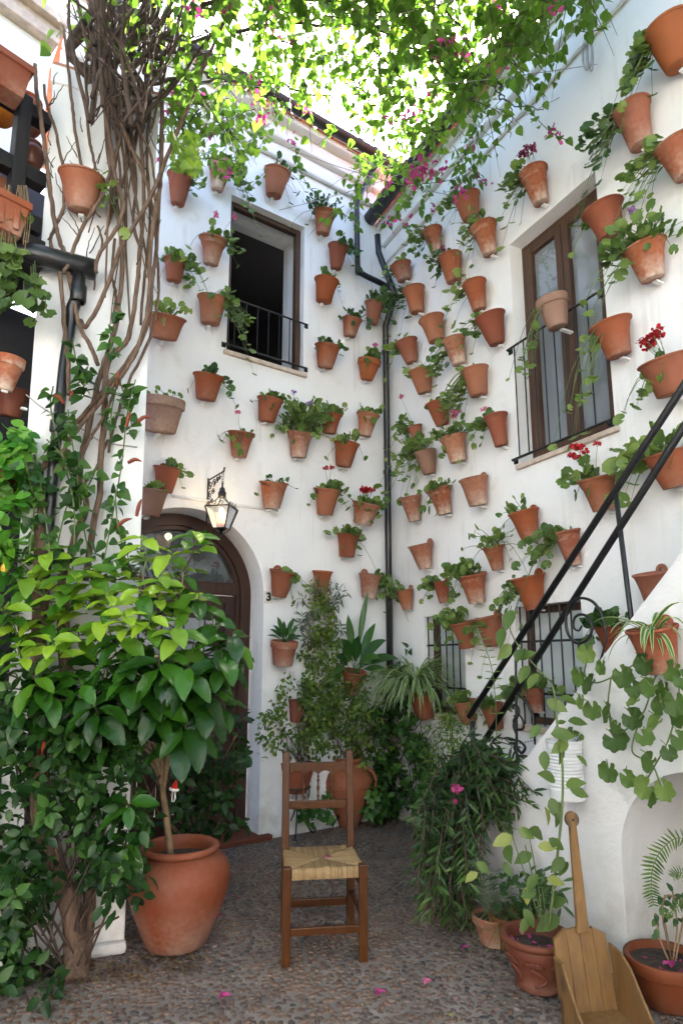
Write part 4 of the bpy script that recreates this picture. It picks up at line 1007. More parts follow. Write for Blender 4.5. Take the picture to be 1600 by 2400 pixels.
# the woody crown above the pillar: twigs fanning out from a knot of old growth
for i in range(105):
    x0, y0 = rg.uniform(200, 365), rg.uniform(90, 310); t = rg.uniform(-1, 1)
    x1 = 280 + t*rg.uniform(90, 250) + 40; y1 = rg.uniform(-160, 110)
    o = rg.uniform(.02, .55); xm = (x0+x1)/2 + rg.uniform(-35, 35); ym = (y0+y1)/2 + rg.uniform(-25, 25)
    r0 = rg.choice([.003, .004, .005, .006, .008, .011, .015]); vstem([(x0, y0), (xm, ym), (x1, y1)], [r0, r0*.8, r0*.5], [o, o+rg.uniform(0, .1), o+rg.uniform(.1, .3)], 'twig' if r0 < .009 else 'stem', TWIG, 6)
for i in range(8):
    x0, x1 = rg.uniform(225, 370), rg.uniform(235, 365); y0, y1 = rg.uniform(180, 320), rg.uniform(480, 800); o = rg.uniform(.02, .12)
    r0 = rg.choice([.004, .005, .007, .009]); vstem([(x0, y0), ((x0+x1)/2 + rg.uniform(-22, 22), (y0+y1)/2), (x1, y1)], [r0, r0, r0*.7], o, 'stem', BARK, 6)
for i in range(5):                                      # gnarled old wood at the heart of the crown
    x0, y0 = rg.uniform(235, 330), rg.uniform(270, 340)
    vstem([(x0, y0), (275 + rg.uniform(-75, 75), 230), (255+rg.uniform(-110, 130), 130), (210+rg.uniform(-60, 160), 20), (190+rg.uniform(-80, 220), -90)], [.014, .022, .022, .018], [.1, .14, .2, .3, .36], 'stem', TWIG, 9, .02)

def front(p, m=.06): return (p - BACK.P).dot(BACK.n) > m and (p - RIGHT.P).dot(RIGHT.n) > m
def dens(x, y):
    if x < 380 or x > 1420: return .1 if y < -40 else 0
    if y < 0: return .9
    edge = 1255 - (y-40)*.74                                   # edge along the right gutter
    if x > edge + 70: return .10 if y < 120 and x < 1400 else 0
    if x > 900:
        if y < 330: return (1.05 if y < 200 else .8) if x < edge else .4
        return .42 if y < 420 and x > 930 and x < edge+40 else (.16 if y < 500 else 0)
    if x > 640:
        if y < 150: return .9
        if y < 260: return .55 if x > 840 else .14
        if y < 380: return .24 if x > 840 else .07
        return .42 if 780 < x < 935 and y < 490 else .05 if y < 450 else 0
    if x > 540: return .8 if y < 90 else (.34 if y < 170 else .62 if y < 320 else .15 if y < 400 else 0)
    return .12 if y < 140 else (.72 if 170 < y < 320 else .25 if y < 420 else 0)
leaves = []; bracts = []; twigs = MB(); ntw = 0; tries = 0
while ntw < 960 and tries < 40000:
    tries += 1
    x, y = rg.uniform(360, 1450), rg.uniform(-420, 500)
    if rg.random() > dens(x, y)/1.25: continue
    z = rg.uniform(5.05, 5.95) if y < 250 else rg.uniform(5.0, 6.3)
    if x < 560: z = rg.uniform(4.7, 5.6)
    p = at_floor(x, y, z)
    if not front(p):
        if p.z < 6.3 : continue
    ntw += 1
    d = V((rg.uniform(-1, 1), rg.uniform(-1, 1), rg.uniform(-.9, .25))).normalized(); L = rg.uniform(.18, .42)
    pts = [p + d*L*t - Z*L*.35*t*t for t in (0, .25, .5, .75, 1)]; twigs.tube(pts, [.0035, .003, .0025, .002, .001], 3, cap=False)
    young = rg.random()
    for k in range(rg.randint(6, 11)):
        t = (k+1)/11; q = pts[min(4, int(t*4))] + (pts[min(4, int(t*4)+1)] - pts[min(4, int(t*4))])*(t*4 % 1) if t < 1 else pts[4]
        side = rvec(rg); side = side - d*side.dot(d)
        leaves.append((q + side*.02, (side + d*.5 - Z*.25), Z + rvec(rg)*.9, rg.uniform(.045, .075), min(1, max(0, .25 + .55*young*rg.random() + rg.uniform(-.1, .15)))))
    if rg.random() < .06:
        for k in range(7): bracts.append((pts[4] + rvec(rg)*.04, rvec(rg), rvec(rg), rg.uniform(.028, .04), rg.random()))
for _ in range(1700):                                      # vine roof carried on unseen over the viewer, thickened to shade the floor
    p = V((rg.uniform(-3.0, 3.0), rg.uniform(-2.6, 2.35), rg.uniform(5.0, 5.8)))
    if not front(p): continue
    d = V((rg.uniform(-1, 1), rg.uniform(-1, 1), rg.uniform(-.9, .25))).normalized(); L = rg.uniform(.25, .45)
    pts = [p + d*L*t - Z*L*.35*t*t for t in (0, .25, .5, .75, 1)]; twigs.tube(pts, [.0035, .003, .0025, .002, .001], 3, cap=False)
    for k in range(8):
        q = pts[min(4, k//2)] + rvec(rg)*.03; leaves.append((q, rvec(rg) - Z*.25, Z + rvec(rg)*.9, rg.uniform(.055, .08), rg.uniform(.1, .7)))
for (x, y, z, k) in ((990, 395, 5.1, 44), (965, 412, 5.1, 22), (1035, 400, 5.2, 16), (1150, 60, 5.5, 34), (1190, 100, 5.5, 26), (1170, 20, 5.6, 24), (622, 245, 5.9, 16), (685, 335, 6.0, 8), (605, 235, 6, 14), (1180, 130, 5.5, 16), (1085, 440, 5.1, 12), (935, 515, 5, 8), (1005, 75, 5.6, 12), (960, 260, 5.5, 12), (1010, 210, 5.4, 14)):
    c = at_floor(x, y, z)
    for _ in range(k): bracts.append((c + rvec(rg)*rg.uniform(.01, .10), rvec(rg), rvec(rg), rg.uniform(.03, .045), rg.random()))
# hanging sprays in front of the right wall and from the gutter corner
SPR = [([(1195,190),(1215,225),(1250,270),(1290,310),(1330,330)], 16, 1, .28), ([(1230,90),(1260,110),(1290,85),(1325,60),(1370,75),(1420,65)], 18, 0, .35), ([(1000,430),(1060,420),(1120,380),(1150,360)], 14, 0, .2),
       ([(1090,350),(1110,400),(1140,430)], 12, 1, .2), ([(900,360),(905,430),(880,490)], 14, 0, .5), ([(1260,60),(1290,130),(1330,125)], 12, 0, .4), ([(690,330),(700,390),(725,440),(760,470)], 22, 0, .2),
       ([(540,330),(500,350),(455,370),(420,360)], 18, 0, .5), ([(620,300),(560,280),(480,270)], 22, 0, .5), ([(860,420),(862,470),(890,520)], 12, 0, .35), ([(960,470),(930,500),(890,540)], 14, 1, .25), ([(1060,420),(1075,450),(1100,480)], 10, 0, .15)]
for px, k, fl, off in SPR:
    W = RIGHT if px[0][0] > 870 else BACK
    pts = curve_pts([W.hit(x, y, off) for x, y in px], 6); twigs.tube(pts, .003, 4, cap=False)
    for i in range(k):
        q = pts[int((i+.5)/k*(len(pts)-1))]; leaves.append((q + rvec(rg)*.02, rvec(rg)-Z*.5, Z+W.n*.6+rvec(rg)*.6, rg.uniform(.05, .08), rg.uniform(.2, .7)))
    if fl:
        for i in range(12): bracts.append((pts[-1-rg.randrange(8)] + rvec(rg)*.03, rvec(rg), rvec(rg), .034, rg.random()))
for (a, b, c_, r) in (((300,150,4.6),(600,60,5.5),(1000,60,5.8),.014), ((320,200,4.6),(620,190,5.6),(930,280,5.7),.011), ((340,120,4.7),(640,-60,5.5),(1150,-20,5.8),.014), ((880,-60,5.4),(930,150,5.5),(1030,330,5.4),.008),
                      ((760,-60,5.4),(800,120,5.6),(870,300,5.8),.007), ((1100,-40,5.5),(1160,60,5.5),(1220,170,5.3),.008), ((600,60,5.5),(720,120,5.6),(860,170,5.6),.006), ((340,180,4.6),(430,210,5.0),(560,330,5.6),.007), ((1000,60,5.8),(960,200,5.6),(900,330,5.6),.006),
                      ((340,100,4.7),(440,90,5.0),(520,60,5.3),.008), ((350,230,4.6),(450,170,5.0),(530,190,5.4),.007), ((360,60,4.7),(450,20,5.1),(560,40,5.5),.009), ((360,160,4.6),(460,130,5.0),(540,150,5.4),.006)):
    pts = curve_pts([at_floor(a[0], a[1], a[2]), at_floor(b[0], b[1], b[2]), at_floor(c_[0], c_[1], c_[2])], 14)
    pts = [p + rvec(rg)*.02 for p in pts]; MB().tube(pts, lerp_list([r, r*.8, r*.5], len(pts)), 6).build('branch', TWIG, boug, smooth=True)
for k in range(16):                                    # woody runners through the roof of leaves
    x, y, z = rg.uniform(420, 1150), rg.uniform(-60, 180), rg.uniform(5.2, 5.7); pts = [at_floor(x, y, z)]
    for j in range(3): x += rg.uniform(-30, 130); y += rg.uniform(10, 90); q = at_floor(x, y, rg.uniform(5.2, 5.75)); pts.append(q)
    pts = [p for p in pts if front(p)]
    if len(pts) < 3: continue
    c = curve_pts(pts, 8); c = [p + rvec(rg)*.015 for p in c]; r0 = rg.choice([.004, .006, .008]); MB().tube(c, lerp_list([r0, r0*.8, r0*.4], len(c)), 6).build('branch', TWIG, boug, smooth=True)
for a, b in (((-1.2, 3.3, 5.0), (1.75, 3.6, 5.45)), ((-1.2, 3.4, 5.05), (1.1, 4.9, 5.5)), ((-1.4, 3.2, 5.0), (2.2, 2.7, 5.4)), ((-.6, 5.3, 5.7), (1.6, 3.9, 5.5))):
    MB().tube([V(a)*(1-t) + V(b)*t - Z*.12*math.sin(math.pi*t) for t in [i/10 for i in range(11)]], .003, 5).build('wire', WIRE, boug)
for _ in range(60):                                     # bright young leaves along the climbing stems
    x, y = rg.uniform(395, 470), rg.uniform(320, 400); leaves.append((PILL.hit(x, y, rg.uniform(.1, .5)), rvec(rg)-Z*.6, rvec(rg)+V((0,-.4,.5)), rg.uniform(.05, .075), rg.uniform(.6, 1)))
for _ in range(70):
    x, y = rg.uniform(110, 480), rg.uniform(-60, 130); leaves.append((PILL.hit(x, y, rg.uniform(.1, .5)), rvec(rg)-Z*.6, rvec(rg)+V((0,-.4,.5)), rg.uniform(.05, .08), rg.uniform(.3, 1)))
twigs.build('twigs', TWIG, boug, kind='stuff'); foliage('leaves', L_CAN, boug, T_HEART, leaves, 'stuff'); foliage('bracts', F_MAG, boug, T_BRACT, bracts, 'stuff')

# ================================================================== large plants at the left
def cloud(n, boxes, rgx, size, tone, updir=.6, hit=None):
    """leaves in clumps; boxes: (x0,x1,y0,y1,weight) in view, hit(x,y) gives the point"""
    out = []; W = sum(b[4] for b in boxes)
    for b in boxes:
        k = int(n*b[4]/W); left = k
        while left > 0:
            x, y = rgx.uniform(b[0], b[1]), rgx.uniform(b[2], b[3]); c = hit(x, y); ax = (rvec(rgx) + Z*.3).normalized(); g = rgx.randint(4, 7); tb = rgx.uniform(*tone)
            for j in range(g):
                a = j*2.4 + rgx.uniform(-.3, .3); s = ax.orthogonal().normalized(); s.rotate(Matrix.Rotation(a, 3, ax))
                nrm = (ax*.4 + V((0, -.55, .55)) + rvec(rgx)*.55); out.append((c + s*.015 + ax*.012*j, s + ax*.35 - Z*.25, nrm, rgx.uniform(*size), min(1, max(0, tb + rgx.uniform(-.15, .15)))))
            left -= g
    return out
rg = random.Random(23)
shrub = thing('leafy_shrub', 'dark green leafy shrub filling the lower left around the vine trunk', 'shrub', tuple(at_floor(95, 2300)))
def shrub_hit(x, y): return at_depth(x, y, rg.uniform(2.85, 3.22) if y > 1500 else rg.uniform(3.0, 3.3))
boxes = [(-60,130,1560,1760,1.2),(-60,330,1740,1960,2.6),(-60,110,1960,2130,1.0),(200,340,1950,2060,.7),(230,330,2050,2130,.25),(-60,90,2120,2290,.55),(-10,130,2240,2330,.5),(-20,60,2150,2260,.25),(130,330,1640,1780,1.3),(-60,90,1440,1580,.5)]
foliage('foliage', L_SHRUB, shrub, T_OVATE, cloud(2600, boxes, rg, (.042, .08), (.0, .8), hit=shrub_hit), 'stuff')
for i in range(26):
    x, y = rg.uniform(-20, 300), rg.uniform(1750, 2150); a = at_depth(rg.uniform(90, 200), min(2290, y+300), 3.1); b = at_depth(x, y, 3.05)
    MB().tube(curve_pts([a, (a+b)/2 + rvec(rg)*.05, b], 5), .005, 5).build('branch', TWIG, shrub, smooth=True)
m = []
for x, y in ((100, 1725),):
    c = at_depth(x, y, 2.9); MB().tube([c, c + V((.012, 0, -.03)), c + V((.004, 0, -.075))], [.009, .011, .004], 7).build('flower_spike', simple('red_spike%d' % x, (.35, .03, .01), .6), shrub, smooth=True)
MB().lathe([(0, -.03), (.018, -.015), (.02, .01), (.008, .03), (0, .034)], at_depth(12, 1333, 3.0), Z, 10).build('fruit', simple('yellow_fruit', (.6, .35, .03), .5), shrub, smooth=True)

# shrimp-plant sprigs climbing over the pillar
shrimp = thing('shrimp_plant', 'loose shrimp plant with rusty curled flower spikes scrambling up the pillar', 'plant', tuple(PILL.pt(-.3, 0, .25)))
SPK = [([(170,1350),(175,1200),(150,1080),(120,960),(125,905)], 34), ([(240,1340),(265,1200),(285,1090),(300,960),(318,890)], 36), ([(215,1330),(190,1200),(180,1100),(165,1010),(160,960)], 34), ([(120,1320),(110,1230),(95,1130),(85,1060)], 30), ([(300,1340),(285,1270),(275,1220),(270,1150)], 22), ([(130,1300),(160,1180),(200,1150),(230,1090)], 26), ([(70,1300),(80,1180),(60,1080)], 18), ([(200,1180),(160,1100),(140,1060),(110,1030)], 26), ([(190,930),(200,890),(205,860)], 24), ([(310,1000),(300,950),(290,920),(280,890)], 14), ([(260,1000),(262,960),(275,900)], 12), ([(170,800),(185,860),(215,880)], 20), ([(255,760),(262,800),(255,840)], 10), ([(280,720),(286,740),(270,760)], 8)]
it = []; st = MB(); spikes = []
for px, k in SPK:
    pts = curve_pts([PILL.hit(x, y, rg.uniform(.10, .24)) for x, y in px], 6); st.tube(pts, .004, 5, cap=False)
    for i in range(k):
        q = pts[int((i+.5)/k*(len(pts)-1))]; s = rvec(rg); it.append((q + s*.015, s + V((0, -.3, -.35)), V((0, -.7, .5)) + rvec(rg)*.5, rg.uniform(.045, .085), rg.uniform(.25, .95)))
st.build('stems', STEM, shrimp); foliage('foliage', L_SHRUB, shrimp, T_HEART, it)
for x, y, dx, dy in ((297,1000,8,-35),(322,990,30,-12),(300,1085,32,-4),(270,1240,40,-25),(320,1210,12,-40),(275,905,2,-35),(150,945,-25,-18),(165,940,10,-26)):
    a = PILL.hit(x, y, .2); b = PILL.hit(x+dx, y+dy, .22); mid = (a+b)/2 + Z*.015
    MB().tube(curve_pts([a, mid, b], 4), lerp_list([.008, .011, .009, .003], 9), 7).build('flower_spike', F_RUST, shrimp, smooth=True)
# pothos beside the gallery
pothos = thing('pothos_plant', 'bright green round-leaved trailing plant in the gallery bay at left edge', 'plant', tuple(GAL.pt(-.4, 2.5, .0)))
hitp = lambda x, y: GAL.hit(x, y, rg.uniform(.0, .16))
foliage('foliage', L_POTHOS, pothos, T_ROUND, cloud(330, [(-30,70,1000,1300,2),(0,60,1020,1120,.7),(-30,60,1280,1420,.6)], rg, (.05, .085), (.2, 1), hit=hitp))
c = GAL.hit(20, 1090, -.1); make_pot(pothos, c - Z*.18, Z, GAL.d, .12, .08, .18, 'b', TERRA_DARK, rg)

# ---- citrus tree in the big urn
urn_c = at_floor(404, 2252); urn_c.y += .15; urn_c.x -= .02; urn_c.z = .013
cit = thing('potted_citrus_tree', 'broad-leaved citrus tree with bright young tips growing in large terracotta urn', 'potted tree', tuple(urn_c))
zr = at_depth(415, 1985, urn_c.y).z; s = zr/.55
prof = [(0, 0), (.135, 0), (.148, .01), (.180, .09), (.218, .19), (.248, .29), (.260, .37), (.248, .44), (.208, .49), (.182, .505), (.172, .515)]
b = MB().lathe([(r, h*s) for r, h in prof], urn_c, Z, 40, None, .004, rg).build('urn', TERRA_BIG, cit, smooth=True)
MB().lathe([(.172, .510*s), (.186, .513*s), (.197, .522*s), (.200, .535*s), (.195, .549*s), (.184, .555*s), (.172, .550*s), (.164, .535*s), (.162, .50*s), (.19, .42*s)], urn_c, Z, 40).build('rim', TERRA_BIG, b, smooth=True)
MB().disc(urn_c + Z*.47*s, .185, Z, 20, .01, rg).build('soil', SOIL, cit)
# the tree
D0 = urn_c.y
tp = [urn_c + V((-.045, 0, .46*s)), at_depth(388, 1900, D0), at_depth(382, 1850, D0-.02)]
MB().tube(curve_pts(tp + [at_depth(390, 1800, D0-.02)], 5), lerp_list([.018, .016, .014], 16), 9).build('trunk', STEM_DRY, cit, smooth=True)
fork = at_depth(384, 1848, D0-.02)
WH = [  # x, y, depth, leaves, young, size : whorls of leaves at branch tips
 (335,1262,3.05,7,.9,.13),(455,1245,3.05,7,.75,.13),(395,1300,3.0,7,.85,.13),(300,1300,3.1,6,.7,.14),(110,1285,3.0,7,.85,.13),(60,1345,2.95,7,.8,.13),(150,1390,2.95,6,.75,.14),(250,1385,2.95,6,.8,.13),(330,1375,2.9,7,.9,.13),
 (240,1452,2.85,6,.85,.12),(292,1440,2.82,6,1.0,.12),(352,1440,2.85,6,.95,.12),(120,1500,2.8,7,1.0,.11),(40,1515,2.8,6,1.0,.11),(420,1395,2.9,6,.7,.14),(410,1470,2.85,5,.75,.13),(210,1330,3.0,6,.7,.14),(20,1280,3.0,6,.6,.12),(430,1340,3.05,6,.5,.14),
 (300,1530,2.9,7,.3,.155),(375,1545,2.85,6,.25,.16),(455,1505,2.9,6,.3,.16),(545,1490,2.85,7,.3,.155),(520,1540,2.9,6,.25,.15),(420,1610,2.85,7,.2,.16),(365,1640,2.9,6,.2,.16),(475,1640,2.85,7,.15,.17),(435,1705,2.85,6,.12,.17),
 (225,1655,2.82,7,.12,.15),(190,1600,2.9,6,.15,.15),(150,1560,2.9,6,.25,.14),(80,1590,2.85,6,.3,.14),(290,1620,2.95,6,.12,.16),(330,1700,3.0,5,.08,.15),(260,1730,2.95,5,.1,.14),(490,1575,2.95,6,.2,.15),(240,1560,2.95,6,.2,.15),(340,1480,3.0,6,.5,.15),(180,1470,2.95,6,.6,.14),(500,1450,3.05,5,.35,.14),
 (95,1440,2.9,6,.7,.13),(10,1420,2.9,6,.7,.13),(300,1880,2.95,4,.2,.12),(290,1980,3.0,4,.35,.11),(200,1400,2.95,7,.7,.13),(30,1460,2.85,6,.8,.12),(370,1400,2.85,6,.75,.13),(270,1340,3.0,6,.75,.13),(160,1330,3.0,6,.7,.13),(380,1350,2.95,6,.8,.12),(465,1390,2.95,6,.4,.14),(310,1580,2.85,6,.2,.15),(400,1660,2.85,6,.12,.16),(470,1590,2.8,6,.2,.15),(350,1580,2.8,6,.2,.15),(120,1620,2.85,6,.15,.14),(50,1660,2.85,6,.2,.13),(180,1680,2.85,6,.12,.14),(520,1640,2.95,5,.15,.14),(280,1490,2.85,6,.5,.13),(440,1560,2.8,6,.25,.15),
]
LM = []
def citrus_leaf(tone, wv):
    ys = [0, .08, .2, .35, .5, .65, .8, .92, 1]; ws = [.012, .08, .175, .24, .258, .24, .18, .095, .0]
    tv, tf = strip_template(ys, ws, -.26 - .16*wv, .36); tv = tv.copy()
    tv[:, 2] += .028*np.sin(tv[:, 1]*16 + wv*9)*np.sign(tv[:, 0])
    me = bpy.data.meshes.new('leaf'); me.from_pydata(tv.tolist(), [], tf); smooth_mesh(me); me.materials.append(L_LEMON)
    at = me.attributes.new('tone', 'FLOAT', 'POINT'); at.data.foreach_set('value', [tone]*len(tv)); return me
LV = {}
for ti in range(8):
    for wv in range(2): LV[(ti, wv)] = citrus_leaf(ti/7, wv)
CL = []
LIMBS = []
for x, y in ((110,1400),(240,1420),(335,1350),(430,1340),(520,1510),(430,1600),(230,1620),(80,1570)):
    e = at_depth(x, y, 3.0); md = fork*.5 + e*.5 + Z*.03 + V((0, .05, 0)) + rvec(rg)*.05; pts = curve_pts([fork, fork + Z*.07 + (e-fork)*.15, md, e], 6); LIMBS += pts[3:]
    MB().tube(pts, lerp_list([.011, .009, .006, .003], len(pts)), 7).build('limb', STEM_DRY, cit, smooth=True)
for (x, y, dp, k, yg, sz) in WH:
    c = at_depth(x, y, dp + rg.uniform(-.08, .08)); ax = ((c - fork).normalized()*.6 + Z*.7 + V((0, -.35, 0))).normalized()
    src = min(LIMBS, key=lambda q: (q - c).length + (.3 if q.z > c.z else 0)); mid = (src + c)/2 + rvec(rg)*.03 - Z*.02
    pts = curve_pts([src, mid, c - ax*.04, c + ax*.02], 5); MB().tube(pts, lerp_list([.006, .004, .003, .002], len(pts)), 6).build('branch', TWIG if yg < .8 else STEM, cit, smooth=True)
    k = k + 2; ph = rg.uniform(0, 6.28)
    for j in range(k):
        a = ph + j*2.4; s_ = ax.orthogonal().normalized(); s_.rotate(Matrix.Rotation(a, 3, ax))
        droop = -.1 if yg > .6 else -.42
        d = (s_ + ax*rg.uniform(.0, .45) + Z*droop*rg.uniform(.4, 1.2)).normalized(); nrm = (Z*.9 + V((0, -.45, 0)) + rvec(rg)*.35); nrm = (nrm - d*nrm.dot(d)).normalized(); xx = d.cross(nrm)
        L = sz*1.08*rg.uniform(.72, 1.15); p = c - ax*.02*j*.6 + s_*.008
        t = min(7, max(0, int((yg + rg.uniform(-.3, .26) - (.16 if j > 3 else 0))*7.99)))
        CL.append((p, d, nrm, xx, L, t))
CL.sort(key=lambda c: c[0].y/c[4])                          # the 300 that show largest are parts, the rest one mass
for (p, d, nrm, xx, L, t) in CL[:300]:
    o = bpy.data.objects.new('leaf', LV[(t, rg.randrange(2))]); col.objects.link(o); o.parent = cit
    mt = Matrix(((xx.x*L, d.x*L, nrm.x*L), (xx.y*L, d.y*L, nrm.y*L), (xx.z*L, d.z*L, nrm.z*L))).to_4x4(); mt.translation = p - urn_c; o.matrix_local = mt
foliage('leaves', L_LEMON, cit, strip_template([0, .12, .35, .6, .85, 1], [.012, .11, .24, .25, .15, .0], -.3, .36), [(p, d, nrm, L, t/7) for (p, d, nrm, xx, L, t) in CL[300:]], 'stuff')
# felt hat ornament hung on the trunk
orn = thing('hanging_ornament', 'small red felt pointed hat ornament with white trim hanging on citrus trunk', 'ornament', tuple(at_depth(408, 1850, D0-.06)))
o = wloc(orn); MB().lathe([(.020, 0), (.016, .012), (.010, .03), (.003, .048), (0, .05)], o, V((.22, 0, 1)), 12).build('hat', CLOTHR, orn, smooth=True)
MB().lathe([(.018, -.008), (.025, -.005), (.026, .003), (.019, .007)], o, V((.22, 0, 1)), 14).build('trim', CLOTHW, orn, smooth=True)
MB().tube([o + V((.011, 0, .05)), o + V((.022, .0, .057))], [.005, .005], 6).build('loop', IRON, orn)
for k in (-1, 1): MB().tube([o - Z*.005 + V((.006*k, 0, 0)), o + V((.008*k, 0, -.045)), o + V((.004*k-.003, 0, -.062))], [.003, .0035, .004], 6).build('tassel', CLOTHW, orn, smooth=True)
# dark undergrowth beside the door behind the urn
under = thing('dark_shrub', 'dark twiggy shrub between big urn and brown door', 'shrub', tuple(at_floor(470, 2010)))
hu = lambda x, y: at_depth(x, y, rg.uniform(4.0, 4.5))
foliage('foliage', L_SHRUB, under, T_OVATE, cloud(620, [(300,570,1690,1960,2),(400,560,1720,1850,1),(440,520,1850,1970,.4),(330,440,1640,1720,.4)], rg, (.05, .085), (.0, .45), hit=hu))
for i in range(14):
    a = at_floor(rg.uniform(420, 480), 2005); b = hu(rg.uniform(320, 570), rg.uniform(1680, 1850)); MB().tube(curve_pts([a, (a+b)/2 + rvec(rg)*.08, b], 5), .005, 5).build('branch', STEM_DRY, under, smooth=True)

# ================================================================== plants in the corner
rg = random.Random(41)
def strap(m_items, base, d0, L, w, arch, rgx, n=9):
    """one arching strap leaf: rows of 4 vertices with paler edges; appended to (verts, faces, tone)"""
    vs, fs, tn = m_items; b = len(vs); d = V(d0).normalized(); side = d.cross(Z); side = side.normalized() if side.length > .01 else V((1,0,0))
    p = V(base); pts = []
    for k in range(n):
        t = k/(n-1); ww = w*min(1, .55 + t*2)*(1 - t**3)**.8 if t < 1 else 0
        nrm = side.cross(d).normalized()
        for sx, tv in ((-1, 1), (-.45, 0), (.45, 0), (1, 1)): vs.append(p + side*ww*sx + nrm*abs(sx)*ww*.35); tn.append(tv)
        p = p + d*(L/(n-1)); d = (d - Z*arch*(.4 + t*1.3)/(n-1)).normalized()
    for k in range(n-1):
        for c in range(3): a = b+4*k+c; fs.append((a, a+1, a+5, a+4))
def strap_build(name, items, mat, parent):
    vs, fs, tn = items; o0 = wloc(parent); me = bpy.data.meshes.new(name); me.from_pydata([tuple(v - o0) for v in vs], [], fs); smooth_mesh(me); me.materials.append(mat)
    a = me.attributes.new('tone', 'FLOAT', 'POINT'); a.data.foreach_set('value', tn); o = bpy.data.objects.new(name, me); col.objects.link(o); o.parent = parent; return o
L_SPID = leaf_mat('spider_plant_leaf', (.07, .15, .035), (.30, .38, .17), (.70, .72, .50), .25, .4)
L_ASP = leaf_mat('aspidistra_leaf', (.018, .06, .014), (.035, .10, .02), (.07, .16, .03), .15, .28)
def spider(root, c, n, L, out, rgx, up=.9):
    it = ([], [], [])
    for i in range(n):
        a = rgx.uniform(0, 6.28); e = rgx.uniform(.15, 1.2)*up; strap(it, c + rvec(rgx)*.02, V((math.cos(a), math.sin(a), e)) + out*.35, L*rgx.uniform(.55, 1.1), .0105*rgx.uniform(.8, 1.2), rgx.uniform(1.4, 3.4), rgx)
    strap_build('foliage', it, L_SPID, root)
# spider plant hanging in the corner
ref = wall_pot(RIGHT, 985, 1625, 66, 1685, 'a', 'terracotta pot buried under a big variegated spider plant by left barred window', None, 1)
spider(ref[0], ref[1] + ref[2]*ref[4]*.95 + RIGHT.n*.05 + Z*.06, 330, .56, RIGHT.n*1.3, rg, 1.0)
p = POTREF[(1525, 1470)]; spider(p[0], p[1] + p[2]*p[4]*.9, 24, .30, FLANK.n, rg, .8)
# aspidistra: each broad leaf a part
ref = wall_pot(BACK, 830, 1572, 62, 1628, 'a', 'terracotta pot with broad dark aspidistra leaves left of the corner pipe', G(10, .14, .0, up=.2, droop=1.2, leaf=.03), 1)
def broad_leaf(root, base, tip, bend, w, tone, mat, rgx, name='leaf', n=10):
    base, tip = V(base), V(tip); vs = []; fs = []; mid = (base+tip)/2 + bend; L = (tip-base).length
    for k in range(n):
        t = k/(n-1); p = base*(1-t)**2 + mid*2*t*(1-t) + tip*t*t; d = ((mid-base)*(1-t) + (tip-mid)*t).normalized()
        s = d.cross(V((0, -1, .4))).normalized(); s.rotate(Matrix.Rotation(.3*math.sin(t*3+w*50), 3, d)); nn = s.cross(d)
        ww = w*(.06 if t < .28 else math.sin(math.pi*min(1, (t-.24)/.76)**.8))
        ww = max(ww, .0025 if t < .95 else 0)
        vs += [p - s*ww + nn*ww*.3, p, p + s*ww + nn*ww*.3]
    for k in range(n-1):
        for c in (0, 1): a = 3*k+c; fs.append((a, a+1, a+4, a+3))
    o0 = wloc(root); me = bpy.data.meshes.new(name); me.from_pydata([tuple(v-o0) for v in vs], [], fs); smooth_mesh(me); me.materials.append(mat)
    at = me.attributes.new('tone', 'FLOAT', 'POINT'); at.data.foreach_set('value', [tone]*len(vs)); o = bpy.data.objects.new(name, me); col.objects.link(o); o.parent = root
c = ref[1] + ref[2]*ref[4]*.9
for x, y, bx, off, w in ((862,1385,0,.2,.028),(800,1500,-.04,.3,.05),(843,1490,.02,.34,.05),(790,1545,-.08,.3,.045),(905,1500,.06,.25,.055),(935,1545,.08,.2,.05),(890,1545,.05,.35,.05),(925,1595,.1,.25,.045),(870,1560,.03,.4,.045),(815,1440,-.02,.15,.035),(880,1460,.03,.15,.04),(780,1590,-.1,.3,.03)):
    broad_leaf(ref[0], c + rvec(rg)*.02, BACK.hit(x, y, off), V((bx*.4, 0, .12)), w, rg.uniform(.1, .8), L_ASP, rg)
# sword-leaved pot next to the bell plate
ref = wall_pot(BACK, 667, 1502, 64, 1560, 'b', 'collared terracotta pot with short stiff sword-shaped leaves below the number tile', None, 0, .7)
c = ref[1] + ref[2]*ref[4]*.9
for x, y, off, w in ((625,1490,.2,.012),(650,1445,.12,.02),(665,1455,.15,.018),(690,1448,.1,.022),(700,1470,.15,.02),(640,1465,.2,.016),(712,1492,.2,.014),(678,1470,.25,.02),(632,1475,.1,.015),(655,1480,.3,.02),(695,1490,.3,.018),(705,1500,.2,.012)):
    broad_leaf(ref[0], c, BACK.hit(x, y, off), V((0, 0, .05)), w, rg.uniform(.0, .6), L_ASP, rg)
